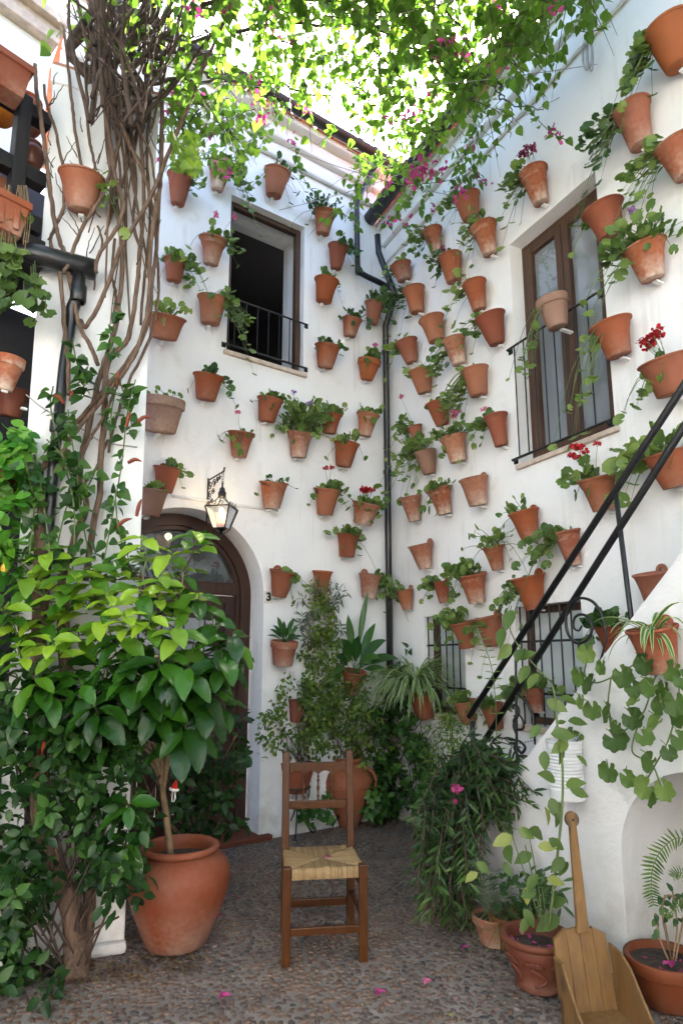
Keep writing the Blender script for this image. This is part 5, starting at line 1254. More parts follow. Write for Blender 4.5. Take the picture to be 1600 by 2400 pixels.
# long trailing creeper column from its pot
ref = wall_pot(BACK, 756, 1338, 50, 1392, 'a', 'terracotta pot with long creeper hanging in a column below it', None, 0)
hb = lambda x, y: BACK.hit(x, y, rg.uniform(.03, .16))
foliage('foliage', L_FINE, ref[0], T_SMALL, cloud(1500, [(728,785,1370,1500,1.3),(722,792,1480,1620,1.5),(715,800,1600,1720,1.3),(700,735,1520,1600,.2)], rg, (.03, .05), (.3, 1), hit=hb))
foliage('foliage', L_GREY, ref[0], T_LANCE, cloud(230, [(705,740,1380,1500,1),(770,800,1380,1480,1),(708,730,1480,1540,.3)], rg, (.05, .09), (.1, 1), hit=hb))
m = MB()
for i in range(9):
    x = rg.uniform(728, 788); m.tube(curve_pts([BACK.hit(757, 1345, .14), BACK.hit(x, 1345+rg.uniform(15, 40), .17), BACK.hit(x+rg.uniform(-15, 15), 1480, .12), BACK.hit(x+rg.uniform(-25, 25), rg.uniform(1550, 1700), .08)], 4), .0022, 4, cap=False)
m.build('stems', STEM_DRY, ref[0])
wall_pot(BACK, 697, 1642, 42, 1692, 'a', 'small terracotta pot half buried in the jasmine bush beside door', None, 1)
# ---- amphora, with jasmine
amp_c = at_floor(818, 1946); amp_c += V((0, .12, 0))
amp = thing('amphora', 'round-bellied terracotta amphora with rope relief against back wall, jasmine growing out', 'amphora', tuple(amp_c))
sa = at_depth(818, 1776, amp_c.y).z/.78
prof = [(0, 0), (.075, 0), (.085, .01), (.125, .14), (.175, .30), (.21, .43), (.215, .52), (.195, .60), (.15, .66), (.115, .69), (.105, .72)]
b = MB().lathe([(r*1.0, h*sa) for r, h in prof], amp_c, Z, 32).build('body', TERRA[0], amp, smooth=True)
MB().lathe([(.104, .715*sa), (.12, .74*sa), (.14, .77*sa), (.142, .785*sa), (.13, .788*sa), (.11, .76*sa), (.09, .72*sa), (.09, .6*sa)], amp_c, Z, 32).build('neck', TERRA[0], amp, smooth=True)
for k in (-1, 1):
    pts = curve_pts([amp_c + V((.13*k, -.02, .70*sa)), amp_c + V((.21*k, -.03, .62*sa)), amp_c + V((.235*k, -.03, .52*sa)), amp_c + V((.22*k, -.04, .42*sa))], 6)
    h = MB().tube(pts, .016, 8).build('rope_handle', TERRA[0], amp, smooth=True)
    for q in pts[::3]: MB().lathe([(0, -.014), (.012, -.006), (.012, .006), (0, .014)], q + V((.008*k, -.008, 0)), V((k, -.5, 0)), 8).build('rope_knob', TERRA[0], h, smooth=True)
MB().lathe([(.213, .455*sa), (.220, .46*sa), (.213, .465*sa)], amp_c, Z, 32).build('band', TERRA[0], amp, smooth=True)
MB().disc(amp_c + Z*.70*sa, .1, Z, 14, .01, rg).build('soil', SOIL, amp)
ha = lambda x, y: at_depth(x, y, amp_c.y + rg.uniform(-.28, .12))
foliage('foliage', L_FINE, amp, T_SMALL, cloud(1050, [(745,870,1590,1770,2.5),(760,900,1620,1740,1),(760,850,1540,1620,.5),(800,860,1740,1790,.3)], rg, (.03, .055), (.15, .95), hit=ha))
m = MB()
for i in range(26):
    b = ha(rg.uniform(750, 895), rg.uniform(1600, 1720)); a = amp_c + Z*.72*sa + V((rg.uniform(-.08, .08), rg.uniform(-.08, .08), 0)); m.tube(curve_pts([a, (a+b)/2 + rvec(rg)*.04, b], 4), .0028, 4, cap=False)
m.build('stems', TWIG, amp)
# ---- bowl on a wrought iron stand, bushy jasmine
st_c = at_floor(692, 1962); st_c += V((0, .03, 0))
bowl = thing('potted_jasmine', 'ribbed terracotta bowl with bushy jasmine standing on an iron plant stand beside door', 'potted plant', None or tuple(at_depth(697, 1858, st_c.y)))
bz = at_depth(697, 1858, st_c.y); bh = at_depth(697, 1788, st_c.y).z - bz.z
prof = [(0, 0), (.075, 0), (.085, .03), (.10, bh*.3), (.118, bh*.55), (.135, bh*.85), (.138, bh*.95), (.145, bh), (.132, bh*1.01), (.12, bh*.9)]
body = MB().lathe(prof, bz, Z, 30).build('bowl', TERRA[1], bowl, smooth=True)
for k in range(5): rr = .107 + .006*k; MB().lathe([(rr-.004, -.006), (rr+.006, 0), (rr-.001, .006)], bz + Z*(bh*(.4 + .1*k)), Z, 30).build('rib', TERRA[1], body, smooth=True)
MB().disc(bz + Z*bh*.9, .125, Z, 14, .01, rg).build('soil', SOIL, bowl)
hj = lambda x, y: at_depth(x, y, st_c.y + rg.uniform(-.2, .2))
foliage('foliage', L_FINE, bowl, T_SMALL, cloud(950, [(640,750,1620,1780,2.2),(615,660,1640,1780,.7),(608,640,1660,1790,.3),(650,740,1590,1660,.6)], rg, (.03, .055), (.1, .8), hit=hj))
m = MB()
for i in range(24):
    b = hj(rg.uniform(620, 755), rg.uniform(1620, 1740)); a = bz + Z*bh*.9 + V((rg.uniform(-.09, .09), rg.uniform(-.09, .09), 0)); m.tube(curve_pts([a, (a+b)/2 + rvec(rg)*.04, b], 4), .0028, 4, cap=False)
m.build('stems', TWIG, bowl)
stand = thing('plant_stand', 'black wrought iron plant stand with scrolled legs carrying the ribbed bowl', 'plant stand', tuple(st_c))
ring = [bz + V((.108*math.cos(a), .108*math.sin(a), .045)) for a in [2*math.pi*k/24 for k in range(25)]]
MB().tube(ring, .006, 6, cap=False).build('ring', IRON, stand, smooth=True)
for k in range(3):
    a = 2*math.pi*k/3 + .5; e = V((math.cos(a), math.sin(a), 0)); b0 = V((bz.x, bz.y, 0)); top_ = bz.z + .045
    pts = curve_pts([b0 + e*.108 + Z*top_, b0 + e*.10 + Z*(top_-.1), b0 + e*.03 + Z*(top_*.55), b0 + e*.05 + Z*.14, b0 + e*.13 + Z*.02, b0 + e*.165 + Z*.015, b0 + e*.165 + Z*.05, b0 + e*.14 + Z*.045], 6)
    MB().tube(pts, .0065, 6).build('leg', IRON, stand, smooth=True)
    c0 = b0 + e*.065 + Z*(top_-.08); MB().tube([c0 + (e*math.cos(t) + Z*math.sin(t))*.03*(1-t/9) for t in [x*.5 for x in range(14)]], .004, 5).build('scroll', IRON, stand, smooth=True)
# ---- ivy in the corner
ivy = thing('ivy', 'dark ivy mass climbing out of the court corner behind the chair', 'ivy', tuple(at_floor(920, 1925)))
hi = lambda x, y: (RIGHT if x > 935 else BACK).hit(x, y, rg.uniform(.03, .30))
foliage('foliage', L_IVY, ivy, T_HEART, cloud(1100, [(870,1000,1660,1790,1.4),(880,1010,1780,1910,1.8),(865,930,1850,1930,.7),(905,960,1520,1670,.5),(700,760,1900,1940,.15),(730,800,1880,1935,.12)], rg, (.045, .08), (.05, .8), hit=hi))
m = MB()
for i in range(14): m.tube(curve_pts([at_floor(rg.uniform(890, 990), 1915), hi(rg.uniform(880, 1000), 1800), hi(rg.uniform(880, 1000), rg.uniform(1600, 1720))], 5), .004, 5, cap=False)
m.build('stems', TWIG, ivy)
# fine-leaved filler between ivy and handrail
fine = thing('fine_leaved_plant', 'feathery light green plant hanging below the spider plant', 'plant', tuple(RIGHT.hit(1040, 1760, .05)))
hf = lambda x, y: RIGHT.hit(x, y, rg.uniform(.08, .4))
foliage('foliage', L_FINE, fine, T_LANCE, cloud(700, [(1000,1100,1690,1800,2),(1020,1100,1650,1720,.7),(940,1020,1720,1820,.8)], rg, (.03, .06), (.2, 1), hit=hf))
m = MB()
for i in range(22): a = RIGHT.hit(1060, 1680, .1); b = hf(rg.uniform(950, 1095), rg.uniform(1720, 1820)); m.tube(curve_pts([a, (a+b)/2 + V((-.03, -.05, .06)), b], 4), .002, 4, cap=False)
m.build('stems', STEM, fine)
# ---- willow-leaved shrub arching over the stair foot
wil_c = at_floor(1090, 2150); wil_c.z = 0
wil = thing('willow_leaved_shrub', 'dense drooping shrub with narrow dark leaves at the stair foot', 'shrub', tuple(wil_c))
it = []; m = MB()
crown = [at_depth(1080, 1790, 4.1), at_depth(1050, 1830, 4.0), at_depth(1110, 1810, 4.0), at_depth(1030, 1900, 3.9), at_depth(1090, 1900, 3.8)]
for i in range(150):
    c0 = rg.choice(crown) + rvec(rg)*.08; k = rg.random()
    if k < .7: x, y, dp = rg.uniform(955, 1150), rg.uniform(1900, 2200), rg.uniform(3.25, 3.75)
    else: x, y, dp = rg.uniform(1120, 1262), rg.uniform(1770, 1950), rg.uniform(3.4, 3.8)
    if y > 2080: x = rg.uniform(970, 1110)
    e = at_depth(x, y, dp); mid = (c0 + e)/2 + Z*rg.uniform(.05, .2) + V((0, -.06, 0)); pts = curve_pts([c0, mid, e], 9); m.tube(pts, .0032, 4, cap=False)
    tb = rg.uniform(0, .6)
    for j in range(30):
        t = (j+1.5)/31; q = pts[int(t*(len(pts)-1))]; d = (pts[min(len(pts)-1, int(t*(len(pts)-1))+1)] - pts[max(0, int(t*(len(pts)-1))-1)]).normalized(); s = rvec(rg); s = (s - d*s.dot(d)).normalized()
        it.append((q + s*.004, s*.8 + d*.7, V((0, -.5, .6)) + rvec(rg)*.6, rg.uniform(.05, .085), min(1, tb + rg.uniform(-.1, .25) + (.25 if t > .85 else 0))))
for c0 in crown: m.tube(curve_pts([wil_c + V((rg.uniform(-.05, .05), .1, 0)), (wil_c + c0)/2 + rvec(rg)*.06, c0], 5), .010, 6, cap=False)
m.build('branches', TWIG, wil); foliage('foliage', L_OLE, wil, T_LANCE, it, 'stuff')
b_ = []
for x, y in ((1062,1843),(1068,1872),(1075,1845)): b_ += [(at_depth(x, y, 3.45) + rvec(rg)*.02, rvec(rg), rvec(rg), .036, rg.random()) for _ in range(3)]
foliage('bracts', F_MAG, wil, T_BRACT, b_, 'stuff')
# upright thin twig with small leaves crossing the handrail
tw = thing('leafy_twig', 'single thin leafy twig crossing the lower handrail', 'plant', tuple(at_depth(1165, 1800, 3.75)))
pts = curve_pts([at_depth(x, y, 3.75) for x, y in ((1165,1800),(1160,1640),(1150,1560),(1128,1500),(1105,1470))], 8); MB().tube(pts, .0028, 5).build('stem', STEM, tw)
foliage('foliage', L_VARI, tw, T_LANCE, [(q, V((k, -.1, .3)), V((0, -.6, .8)), .055*rg.uniform(.7, 1.2), rg.uniform(.1, .6)) for q in pts[::2] for k in (-1, 1)])

# ================================================================== pots on the floor, right
def floor_pot(px, y_rim, w, y_base, label, kind='b', mat=None, rbf=.66, cat='potted plant', name='potted_plant'):
    c = at_floor(px[1], y_base); r = .1
    for _ in range(5):
        p = at_depth(px[0], y_rim, c.y); r = w/2*proj(p)[2]/FPX; cc = at_floor(px[1], y_base); c = cc + V((0, r*rbf, 0))
    c.x = at_depth(px[1], y_rim, c.y).x; c.z = .012; h = at_depth(px[0], y_rim, c.y).z - c.z
    root = thing(name, label, cat, tuple(c)); return root, c, r, h
root, c, r, h = floor_pot((1258, 1258), 2186, 164, 2346, 'terracotta pot with moulded leaf relief and tall leggy yellowing plant beside dustpan')
REL = TERRA_DARK; rb = r*.66
body = MB().lathe([(0, 0), (rb*.93, 0), (rb, .008), (rb*1.02, .03), (rb*.97, .036), (rb + (r-rb)*.35, h*.38), (rb + (r-rb)*.62, h*.66), (r*.93, h*.84), (r*.9, h*.85)], c, Z, 36).build('pot', REL, root, smooth=True)
MB().lathe([(r*.9, h*.845), (r*.98, h*.86), (r*1.03, h*.9), (r*1.03, h*.96), (r*.99, h*.995), (r*.92, h), (r*.87, h*.97), (r*.84, h*.6)], c, Z, 36).build('rim', REL, body, smooth=True)
MB().disc(c + Z*h*.72, r*.86, Z, 18, .012, rg).build('soil', SOIL, root)
def rsurf(a, t):                                                  # a point on the pot's flank
    z = h*t; rr = rb + (r-rb)*(t*.95); return c + V((math.cos(a)*rr, math.sin(a)*rr, z)), V((math.cos(a), math.sin(a), 0))
for a0 in (-2.0, -1.1, -.2, -2.9):                                # moulded sprays standing proud of the flank
    for k in range(7):
        ang = -1.1 + k*.37
        pts = []
        for s_ in range(6):
            t = s_/5; q, nn = rsurf(a0 + math.sin(ang)*.42*t, .58 + math.cos(ang)*.2*t - .10*t*t); pts.append(q + nn*.004)
        MB().tube(pts, [.003, .007, .008, .007, .005, .002], 6).build('relief', REL, body, smooth=True)
    pts = []
    for s_ in range(9):
        t = s_/8; q, nn = rsurf(a0 - .1 + .5*math.sin(t*3.0), .52 - .34*t); pts.append(q + nn*.003)
    MB().tube(pts, [.006]*8 + [.003], 6).build('relief', REL, body, smooth=True)
items = []; stm = MB()
TALL = [(1285,2180),(1296,2080),(1308,1980),(1317,1880),(1316,1780),(1305,1700),(1300,1640),(1290,1600),(1262,1570),(1235,1540),(1205,1500),(1190,1455),(1198,1420)]
pts = curve_pts([at_depth(x, y, c.y - .01) for x, y in TALL], 4); stm.tube(pts, lerp_list([.0065, .006, .005, .0035, .0025], len(pts)), 7)
TL = [(1200,1430,50),(1180,1470,48),(1215,1475,44),(1195,1510,46),(1225,1520,48),(1240,1560,46),(1260,1580,40),(1215,1545,40),(1280,1640,48),(1310,1635,44),(1330,1690,40),(1290,1720,50),(1310,1740,46),(1265,1700,36),(1330,1740,44),(1350,1770,30),(1275,1760,40),(1325,1840,44),(1300,1830,48),(1290,1870,44),(1310,1880,40),(1275,1890,38),(1305,1900,34),(1335,1850,40),(1270,1960,50),(1245,2000,42),(1200,1960,46),(1190,1980,44),(1215,1940,36),(1260,1985,38),(1285,1965,36),(1320,2010,40),(1260,2050,40),(1180,2020,30),(1310,2150,56),(1225,2130,38),(1240,2150,36),(1290,2120,40),(1255,2090,34),(1330,2020,34),(1115,2020,34),(1118,2045,32),(1230,2080,32),(1280,2060,36)]
for x, y, s_ in TL:
    q = at_depth(x, y, c.y + rg.uniform(-.06, .04)); items.append((q, V((rg.uniform(-1, 1), -.2, rg.uniform(-.9, .2))), V((rg.uniform(-.9, .9), -.7, .5)), s_*2.95/FPX*1.08, rg.choice([.1, .2, .3, .4, .5, .8, 1.0]) if y > 1850 else rg.uniform(.05, .55)))
for x, y in ((1270, 2110), (1230, 2010), (1200, 1990), (1240, 1990)): stm.tube(curve_pts([at_depth(1272, 2185, c.y), at_depth((x+1272)/2+6, (y+2185)/2, c.y), at_depth(x, y-30, c.y-.02)], 5), .0028, 5, cap=False)
stm.build('stems', STEM, root, smooth=True); foliage('foliage', L_VARI, root, T_OVATE, items)
foliage('foliage', L_OLE, root, T_LANCE, [(at_depth(rg.uniform(1240, 1320), rg.uniform(2040, 2130), c.y + .05), V((rg.uniform(-1, 1), -.2, rg.uniform(-.6, .6))), V((0, -.7, .6)), .07, rg.uniform(.3, .9)) for _ in range(26)])
foliage('fallen_bracts', F_MAG, root, T_BRACT, [(c + Z*(h*.74) + V((rg.uniform(-.12, .12), rg.uniform(-.1, .1), .012)), rvec(rg), Z + rvec(rg)*.4, .036, rg.random()) for _ in range(12)], 'stuff')
root, c, r, h = floor_pot((1152, 1158), 2142, 104, 2232, 'pale terracotta pot behind the relief pot with grassy tuft and grey sprigs', mat=TERRA[2])
make_pot(root, c, Z, V((1,0,0)), r, r*.66, h, 'b', TERRA[2], rg)
itg = ([], [], [])
for i in range(120):
    a = rg.uniform(0, 6.28); strap(itg, c + Z*h*.9 + rvec(rg)*.03 + V((.06, -.03, 0)), V((math.cos(a) - .4, math.sin(a) - .5, rg.uniform(.3, 1.0))), rg.uniform(.14, .34), .0016, rg.uniform(1.5, 4), rg, 7)
strap_build('grass', itg, leaf_mat('grass_blade', (.10, .13, .04), (.16, .18, .06), (.22, .21, .08), .25), root)
it = []; m = MB()
for i in range(9):
    a = c + Z*h*.9; b = at_depth(rg.uniform(1095, 1190), rg.uniform(2010, 2110), c.y); pts = curve_pts([a, (a+b)/2 + rvec(rg)*.03, b], 6); m.tube(pts, .0025, 4, cap=False)
    for q in pts[2:]: it += [(q, V((k*.8, -.2, .5)), V((0, -.6, .7)), rg.uniform(.04, .065), rg.uniform(.1, .9)) for k in (-1, 1)]
m.build('stems', STEM, root); foliage('foliage', L_GREY, root, T_LANCE, it)
root, c, r, h = floor_pot((1222, 1215), 2150, 120, 2270, 'low terracotta bowl half hidden between relief pot and stair wall, leafy clump in it')
c.y += .12; make_pot(root, c, Z, V((1,0,0)), r*.95, r*.68, h*.86, 'b', TERRA_DARK, rg)
foliage('foliage', L_OLE, root, T_OVATE, cloud(120, [(1160,1290,2070,2160,1)], rg, (.035, .06), (.3, 1), hit=lambda x, y: at_depth(x, y, c.y + rg.uniform(-.1, .08))))
root, c, r, h = floor_pot((1575, 1556), 2238, 178, 2392, 'red-brown terracotta pot with bare twiggy stems in the stair niche at right edge')
make_pot(root, c, Z, V((1,0,0)), r, r*.64, h, 'b', TERRA_DARK, rg)
m = MB(); it = []
for px in ([(1575,2260),(1560,2180),(1545,2100)], [(1575,2260),(1585,2170),(1575,2090)], [(1570,2260),(1545,2200),(1535,2140)], [(1580,2260),(1595,2180),(1610,2100)], [(1575,2255),(1552,2150),(1560,2100),(1600,2110)]):
    pts = curve_pts([at_depth(x, y, c.y) for x, y in px], 5); m.tube(pts, .004, 5, cap=False)
    for q in pts[6:]: it.append((q, rvec(rg), V((0, -.7, .6)), .04, rg.uniform(.2, .8)))
m.build('stems', STEM_DRY, root, smooth=True); foliage('foliage', L_GER_D, root, T_OVATE, it)
foliage('fallen_bracts', F_MAG, root, T_BRACT, [(c + Z*(h*.87) + V((rg.uniform(-.09, .09), rg.uniform(-.12, .02), .01)), rvec(rg), Z + rvec(rg)*.4, .034, rg.random()) for _ in range(14)], 'stuff')
# fern fronds in the niche
fern = thing('fern', 'arching fern fronds hanging at right edge below the stair arch', 'fern', tuple(at_depth(1640, 2060, 2.72)))
for px, ln in (([(1680,2020),(1600,1965),(1555,1985),(1530,2030),(1525,2080),(1530,2120)], .052), ([(1690,2090),(1630,2060),(1590,2045),(1575,2055)], .035), ([(1680,2150),(1620,2110),(1580,2130),(1560,2150)], .03)):
    pts = curve_pts([at_depth(x, y, 2.72) for x, y in px], 6); f = MB().tube(pts, .0018, 5).build('frond', STEM, fern); it = []
    for i, q in enumerate(pts):
        d = (pts[min(i+1, len(pts)-1)] - pts[max(i-1, 0)]).normalized(); s = d.cross(V((0, -1, .2))).normalized(); L = ln*(.5 + .5*math.sin(math.pi*min(1, .15 + .8*i/len(pts))))*rg.uniform(.7, 1.1)
        for k in (-1, 1): it.append((q, s*k + d*.35, V((0, -1, .3)) + rvec(rg)*.6, L, rg.uniform(.0, .6)))
    foliage('frond_leaflets', L_FINE, f, strip_template([0, .3, .7, 1], [.07, .10, .07, .0], -.1, .2), it)

# ---- trailing geranium with big leaves on the stair wall, each leaf a part
trg = thing('trailing_geranium', 'trailing geranium with large round leaves hanging over the stair wall at right', 'plant', tuple(FLANK.hit(1500, 1560, .05)))
GV = []
for k in range(3):
    for t in (.0, .2, .42, .7):
        tv, tf = geranium_template(29, k+5); me = bpy.data.meshes.new('leaf'); me.from_pydata(tv.tolist(), [], tf); smooth_mesh(me); me.materials.append(L_GER)
        at = me.attributes.new('tone', 'FLOAT', 'POINT'); at.data.foreach_set('value', [t]*len(tv)); GV.append(me)
def add_leaf(root, p, d, nrm, s_, meshes):
    d = V(d).normalized(); nrm = V(nrm); nrm = (nrm - d*nrm.dot(d)).normalized(); xx = d.cross(nrm); o = bpy.data.objects.new('leaf', rg.choice(meshes)); col.objects.link(o); o.parent = root
    mt = Matrix(((xx.x*s_, d.x*s_, nrm.x*s_), (xx.y*s_, d.y*s_, nrm.y*s_), (xx.z*s_, d.z*s_, nrm.z*s_))).to_4x4(); mt.translation = V(p) - wloc(root); o.matrix_local = mt
GL = [(1512,1552,50),(1458,1580,52),(1384,1600,48),(1374,1527,44),(1356,1580,44),(1425,1664,50),(1387,1659,42),(1479,1680,50),(1438,1731,56),(1507,1726,40),(1525,1608,46),(1540,1690,52),(1581,1644,54),(1576,1567,48),(1555,1613,46),(1525,1782,48),(1545,1649,44),(1596,1675,50),(1425,1803,46),(1468,1820,40),(1514,1843,52),(1555,1846,48),(1535,1871,40),(1445,1700,30),(1490,1640,40),(1410,1560,36),(1590,1730,44),(1565,1760,36),(1600,1590,50),(1482,1610,38),(1362,1640,36)]
m = MB(); root_p = FLANK.hit(1560, 1520, .08)
prev = [root_p]
for px in ([(1560,1500),(1480,1560),(1400,1600),(1370,1580),(1380,1530)], [(1560,1500),(1530,1600),(1500,1680),(1440,1720),(1425,1670)], [(1560,1490),(1590,1600),(1570,1720),(1530,1800),(1500,1850)], [(1500,1680),(1480,1760),(1525,1790),(1550,1850)], [(1430,1590),(1425,1660),(1450,1740)], [(1570,1500),(1550,1560),(1520,1610)]):
    m.tube(curve_pts([FLANK.hit(x, y, .10) for x, y in px], 7), .0038, 5, cap=False)
for x, y, s_ in GL:
    q = FLANK.hit(x, y, rg.uniform(.10, .2)); zc = proj(q)[2]; a = rg.uniform(-2.8, -.3)
    d = FLANK.d*math.cos(a) + Z*math.sin(a); nn = FLANK.n*.75 + Z*.5 + rvec(rg)*.35; L = s_*zc/FPX*1.12
    near = q + V((rg.uniform(-.03, .03), .03, .04)); m.tube([near, (near+q)/2 + Z*.01, q], .0022, 4, cap=False); add_leaf(trg, q, d, nn, L, GV)
m.build('stems', STEM, trg, smooth=True)
# geranium hanging from the gallery beam at left, big pale leaves
gg = thing('trailing_geranium', 'trailing geranium with pale round leaves hanging from gallery beam at left edge', 'plant', tuple(GAL.hit(40, 600, .1)))
m = MB()
for i in range(34):
    x, y = rg.uniform(-20, 95), rg.uniform(570, 720); 
    if x > 60 and y < 640: x -= 40
    if i < 3: x, y = (112, 735) if i == 0 else (75, 755) if i == 1 else (100, 690)
    q = GAL.hit(x, y, rg.uniform(.12, .25)); m.tube([q + V((-.02, 0, .10)), q + V((-.015, 0, .05)), q], .0025, 4, cap=False); add_leaf(gg, q, V((rg.uniform(-1, 1), -.3, -.8)), V((.4, -.8, .5)) + rvec(rg)*.3, .095*rg.uniform(.7, 1.2), GV[2:])
m.build('stems', STEM, gg)

# ================================================================== objects
rg = random.Random(77)
# ---- rush-seated chair
ca, cb = at_floor(669, 2266), at_floor(851, 2254)
xd = (cb - ca).normalized(); yd = V((-xd.y, xd.x, 0)); W_ = (cb - ca).length; cx = (ca+cb)/2
chair = thing('chair', 'wooden chair with woven rush seat and turned back spindles in the middle of court', 'chair', tuple(cx))
def cp(u, v, z): return cx + xd*u + yd*v + Z*z
LG = .043; hw = W_/2; dep = .345; SH = .455
SH = at_depth(669, 2036, ca.y).z; BH = at_depth(668, 1763, (ca+yd*dep).y).z
for s in (-1, 1):
    m = MB(); m.box(cp(s*hw-LG/2, -LG/2, 0.004), xd*LG, yd*LG, Z*(SH+.004)); m.build('leg', CHAIRW, chair, bevel=.006)
    hb_ = hw*.955; m = MB(); lean = .035
    a = [cp(s*hb_-LG*.47, dep-LG/2, .004), cp(s*hb_+LG*.47, dep-LG/2, .004), cp(s*hb_+LG*.47, dep+LG/2, .004), cp(s*hb_-LG*.47, dep+LG/2, .004)]
    k1 = SH; st = [0, k1, BH-.012, BH]; vs = []
    for z, off, sc in ((.004, 0, 1), (k1, 0, 1), (BH-.014, lean, .95), (BH, lean, .8)):
        for u, v in ((-1,-1),(1,-1),(1,1),(-1,1)): vs.append(cp(s*hb_ + u*LG*.47*sc, dep + off + v*LG*.47*sc, z))
    fs = [(3,2,1,0)] + [(4*i+k, 4*i+(k+1) % 4, 4*i+4+(k+1) % 4, 4*i+4+k) for i in range(3) for k in range(4)] + [(12,13,14,15)]
    MB().add(vs, fs).build('back_post', CHAIRW, chair, bevel=.005)
def rail(u0, u1, v0, v1, z, hgt, th, name='stretcher'):
    a, b = cp(u0, v0, z), cp(u1, v1, z); d = (b-a); n = V((-d.y, d.x, 0)).normalized(); m = MB(); m.box(a - n*th/2 - Z*hgt/2, d, n*th, Z*hgt); return m.build(name, CHAIRW, chair, bevel=.004)
rail(-hw+.02, hw-.02, 0, 0, at_depth(760, 2180, cx.y).z, .036, .02); rail(-hw*.95+.02, hw*.95-.02, dep, dep, at_depth(745, 2113, cx.y+dep).z, .04, .022)
for s in (-1, 1): rail(s*hw, s*hw*.955, .02, dep-.02, .20, .028, .018); rail(s*hw, s*hw*.955, .02, dep-.02, .33, .024, .018)
bl = lambda z: dep + .035*(z-SH)/(BH-SH)
z1 = at_depth(745, 1803, cx.y+dep).z; z0 = at_depth(745, 1886, cx.y+dep).z; hb_ = hw*.955-.02
rail(-hb_, hb_, bl(z0), bl(z0), z0, .042, .02, 'back_rail')
# top rail with the scalloped lower edge
prof = [(-hb_, z1+.034), (hb_, z1+.034)]; nsc = 4; low = z1-.032; pts = []
for k in range(41):
    t = 1-k/40; ph = (t*nsc) % 1; pts.append((-hb_ + 2*hb_*t, low + .026*(abs(math.sin(math.pi*t*nsc)))**.6 - .004))
poly = [cp(u, bl(z1)-.011, z) for u, z in prof + pts]; MB().prism(poly, yd*.022).build('top_rail', CHAIRW, chair, bevel=.003)
for k in range(3):
    u = -hb_ + 2*hb_*(k+1)/4; L = (low-.002) - (z0+.014)
    pr = [(.0, 0), (.0065, 0), (.007, .03), (.0045, .12), (.009, .2), (.0045, .27), (.0055, .4), (.0085, .48), (.010, .52), (.0085, .56), (.0055, .62), (.0045, .74), (.009, .8), (.0045, .87), (.007, .96), (.0065, 1), (0, 1)]
    MB().lathe([(r, h*L) for r, h in pr], cp(u, bl((z0+z1)/2), z0+.014), Z, 12).build('spindle', CHAIRW, chair, smooth=True)
# rush seat: four wedges of cord, each cord real
RUSH = NT('rush_cord'); _a = RUSH.node('ShaderNodeAttribute', attribute_name='tone').outputs['Fac']; _n = RUSH.noise(60, 3, .6, RUSH.coord())
RUSH.base(RUSH.mix(_n, RUSH.ramp(_a, [(0, (.23, .135, .055)), (.5, (.38, .25, .115)), (1, (.52, .37, .19))]), (.20, .12, .05))).rough(.6); RUSH = RUSH.m
def rush():
    vs = []; fs = []; tn = []
    def cord(p0, p1, sag, wrap0, tone):
        """a cord from the seat's edge to the seam; wraps down the outer edge"""
        r = .0042; n = 6; path = [p0 - Z*.042, p0 - Z*.02 + wrap0*.004, p0 + wrap0*.003 - Z*.004] + [p0*(1-t) + p1*t - Z*sag*math.sin(t*1.57) + Z*.004 + rvec(rg)*.0008 for t in (.04, .35, .7, 1)]
        mb = MB().tube(path, r*rg.uniform(.85, 1.15), 5, cap=False); b = len(vs); vs.extend(mb.v); fs.extend([tuple(b+i for i in f) for f in mb.f]); tn.extend([tone]*len(mb.v))
    x0, x1, y0, y1 = -hw-.005, hw+.005, -.005, dep+.008; cu, cv = 0.0, (y0+y1)/2; zz = SH-.006
    N = 52
    for k in range(N):
        t = (k+.5)/N; e = min(t, 1-t)*2
        u = x0 + (x1-x0)*t
        if LG*.62 < u - x0 < (x1-x0) - LG*.62: cord(cp(u, y0-.012, zz), cp(u*(1-.0), y0 + (cv-y0)*e*.98, zz-.004), .004, -yd, rg.random())
        ub = u*.955; cord(cp(ub, y1, zz), cp(ub, y1 - (y1-cv)*e*.98, zz-.004), .004, yd, rg.random())
        v = y0 + (y1-y0)*t
        if v - y0 > LG*.62:
            for s, xe in ((-1, x0), (1, x1)): cord(cp(xe*(1-.045*t), v, zz), cp(xe + (cu-xe)*e*.98, v, zz-.004), .004, xd*s, rg.random()*.85)
    o0 = wloc(chair); me = bpy.data.meshes.new('rush_seat'); me.from_pydata([(v[0]-o0.x, v[1]-o0.y, v[2]-o0.z) for v in vs], [], fs); smooth_mesh(me); me.materials.append(RUSH)
    a = me.attributes.new('tone', 'FLOAT', 'POINT'); a.data.foreach_set('value', tn); o = bpy.data.objects.new('rush_seat', me); col.objects.link(o); o.parent = chair; o['kind'] = 'stuff'
    m = MB(); m.box(cp(x0+.012, y0+.004, zz-.03), xd*(x1-x0-.024), yd*(y1-y0-.01), Z*.024); m.build('seat_core', RUSH, chair)
rush()
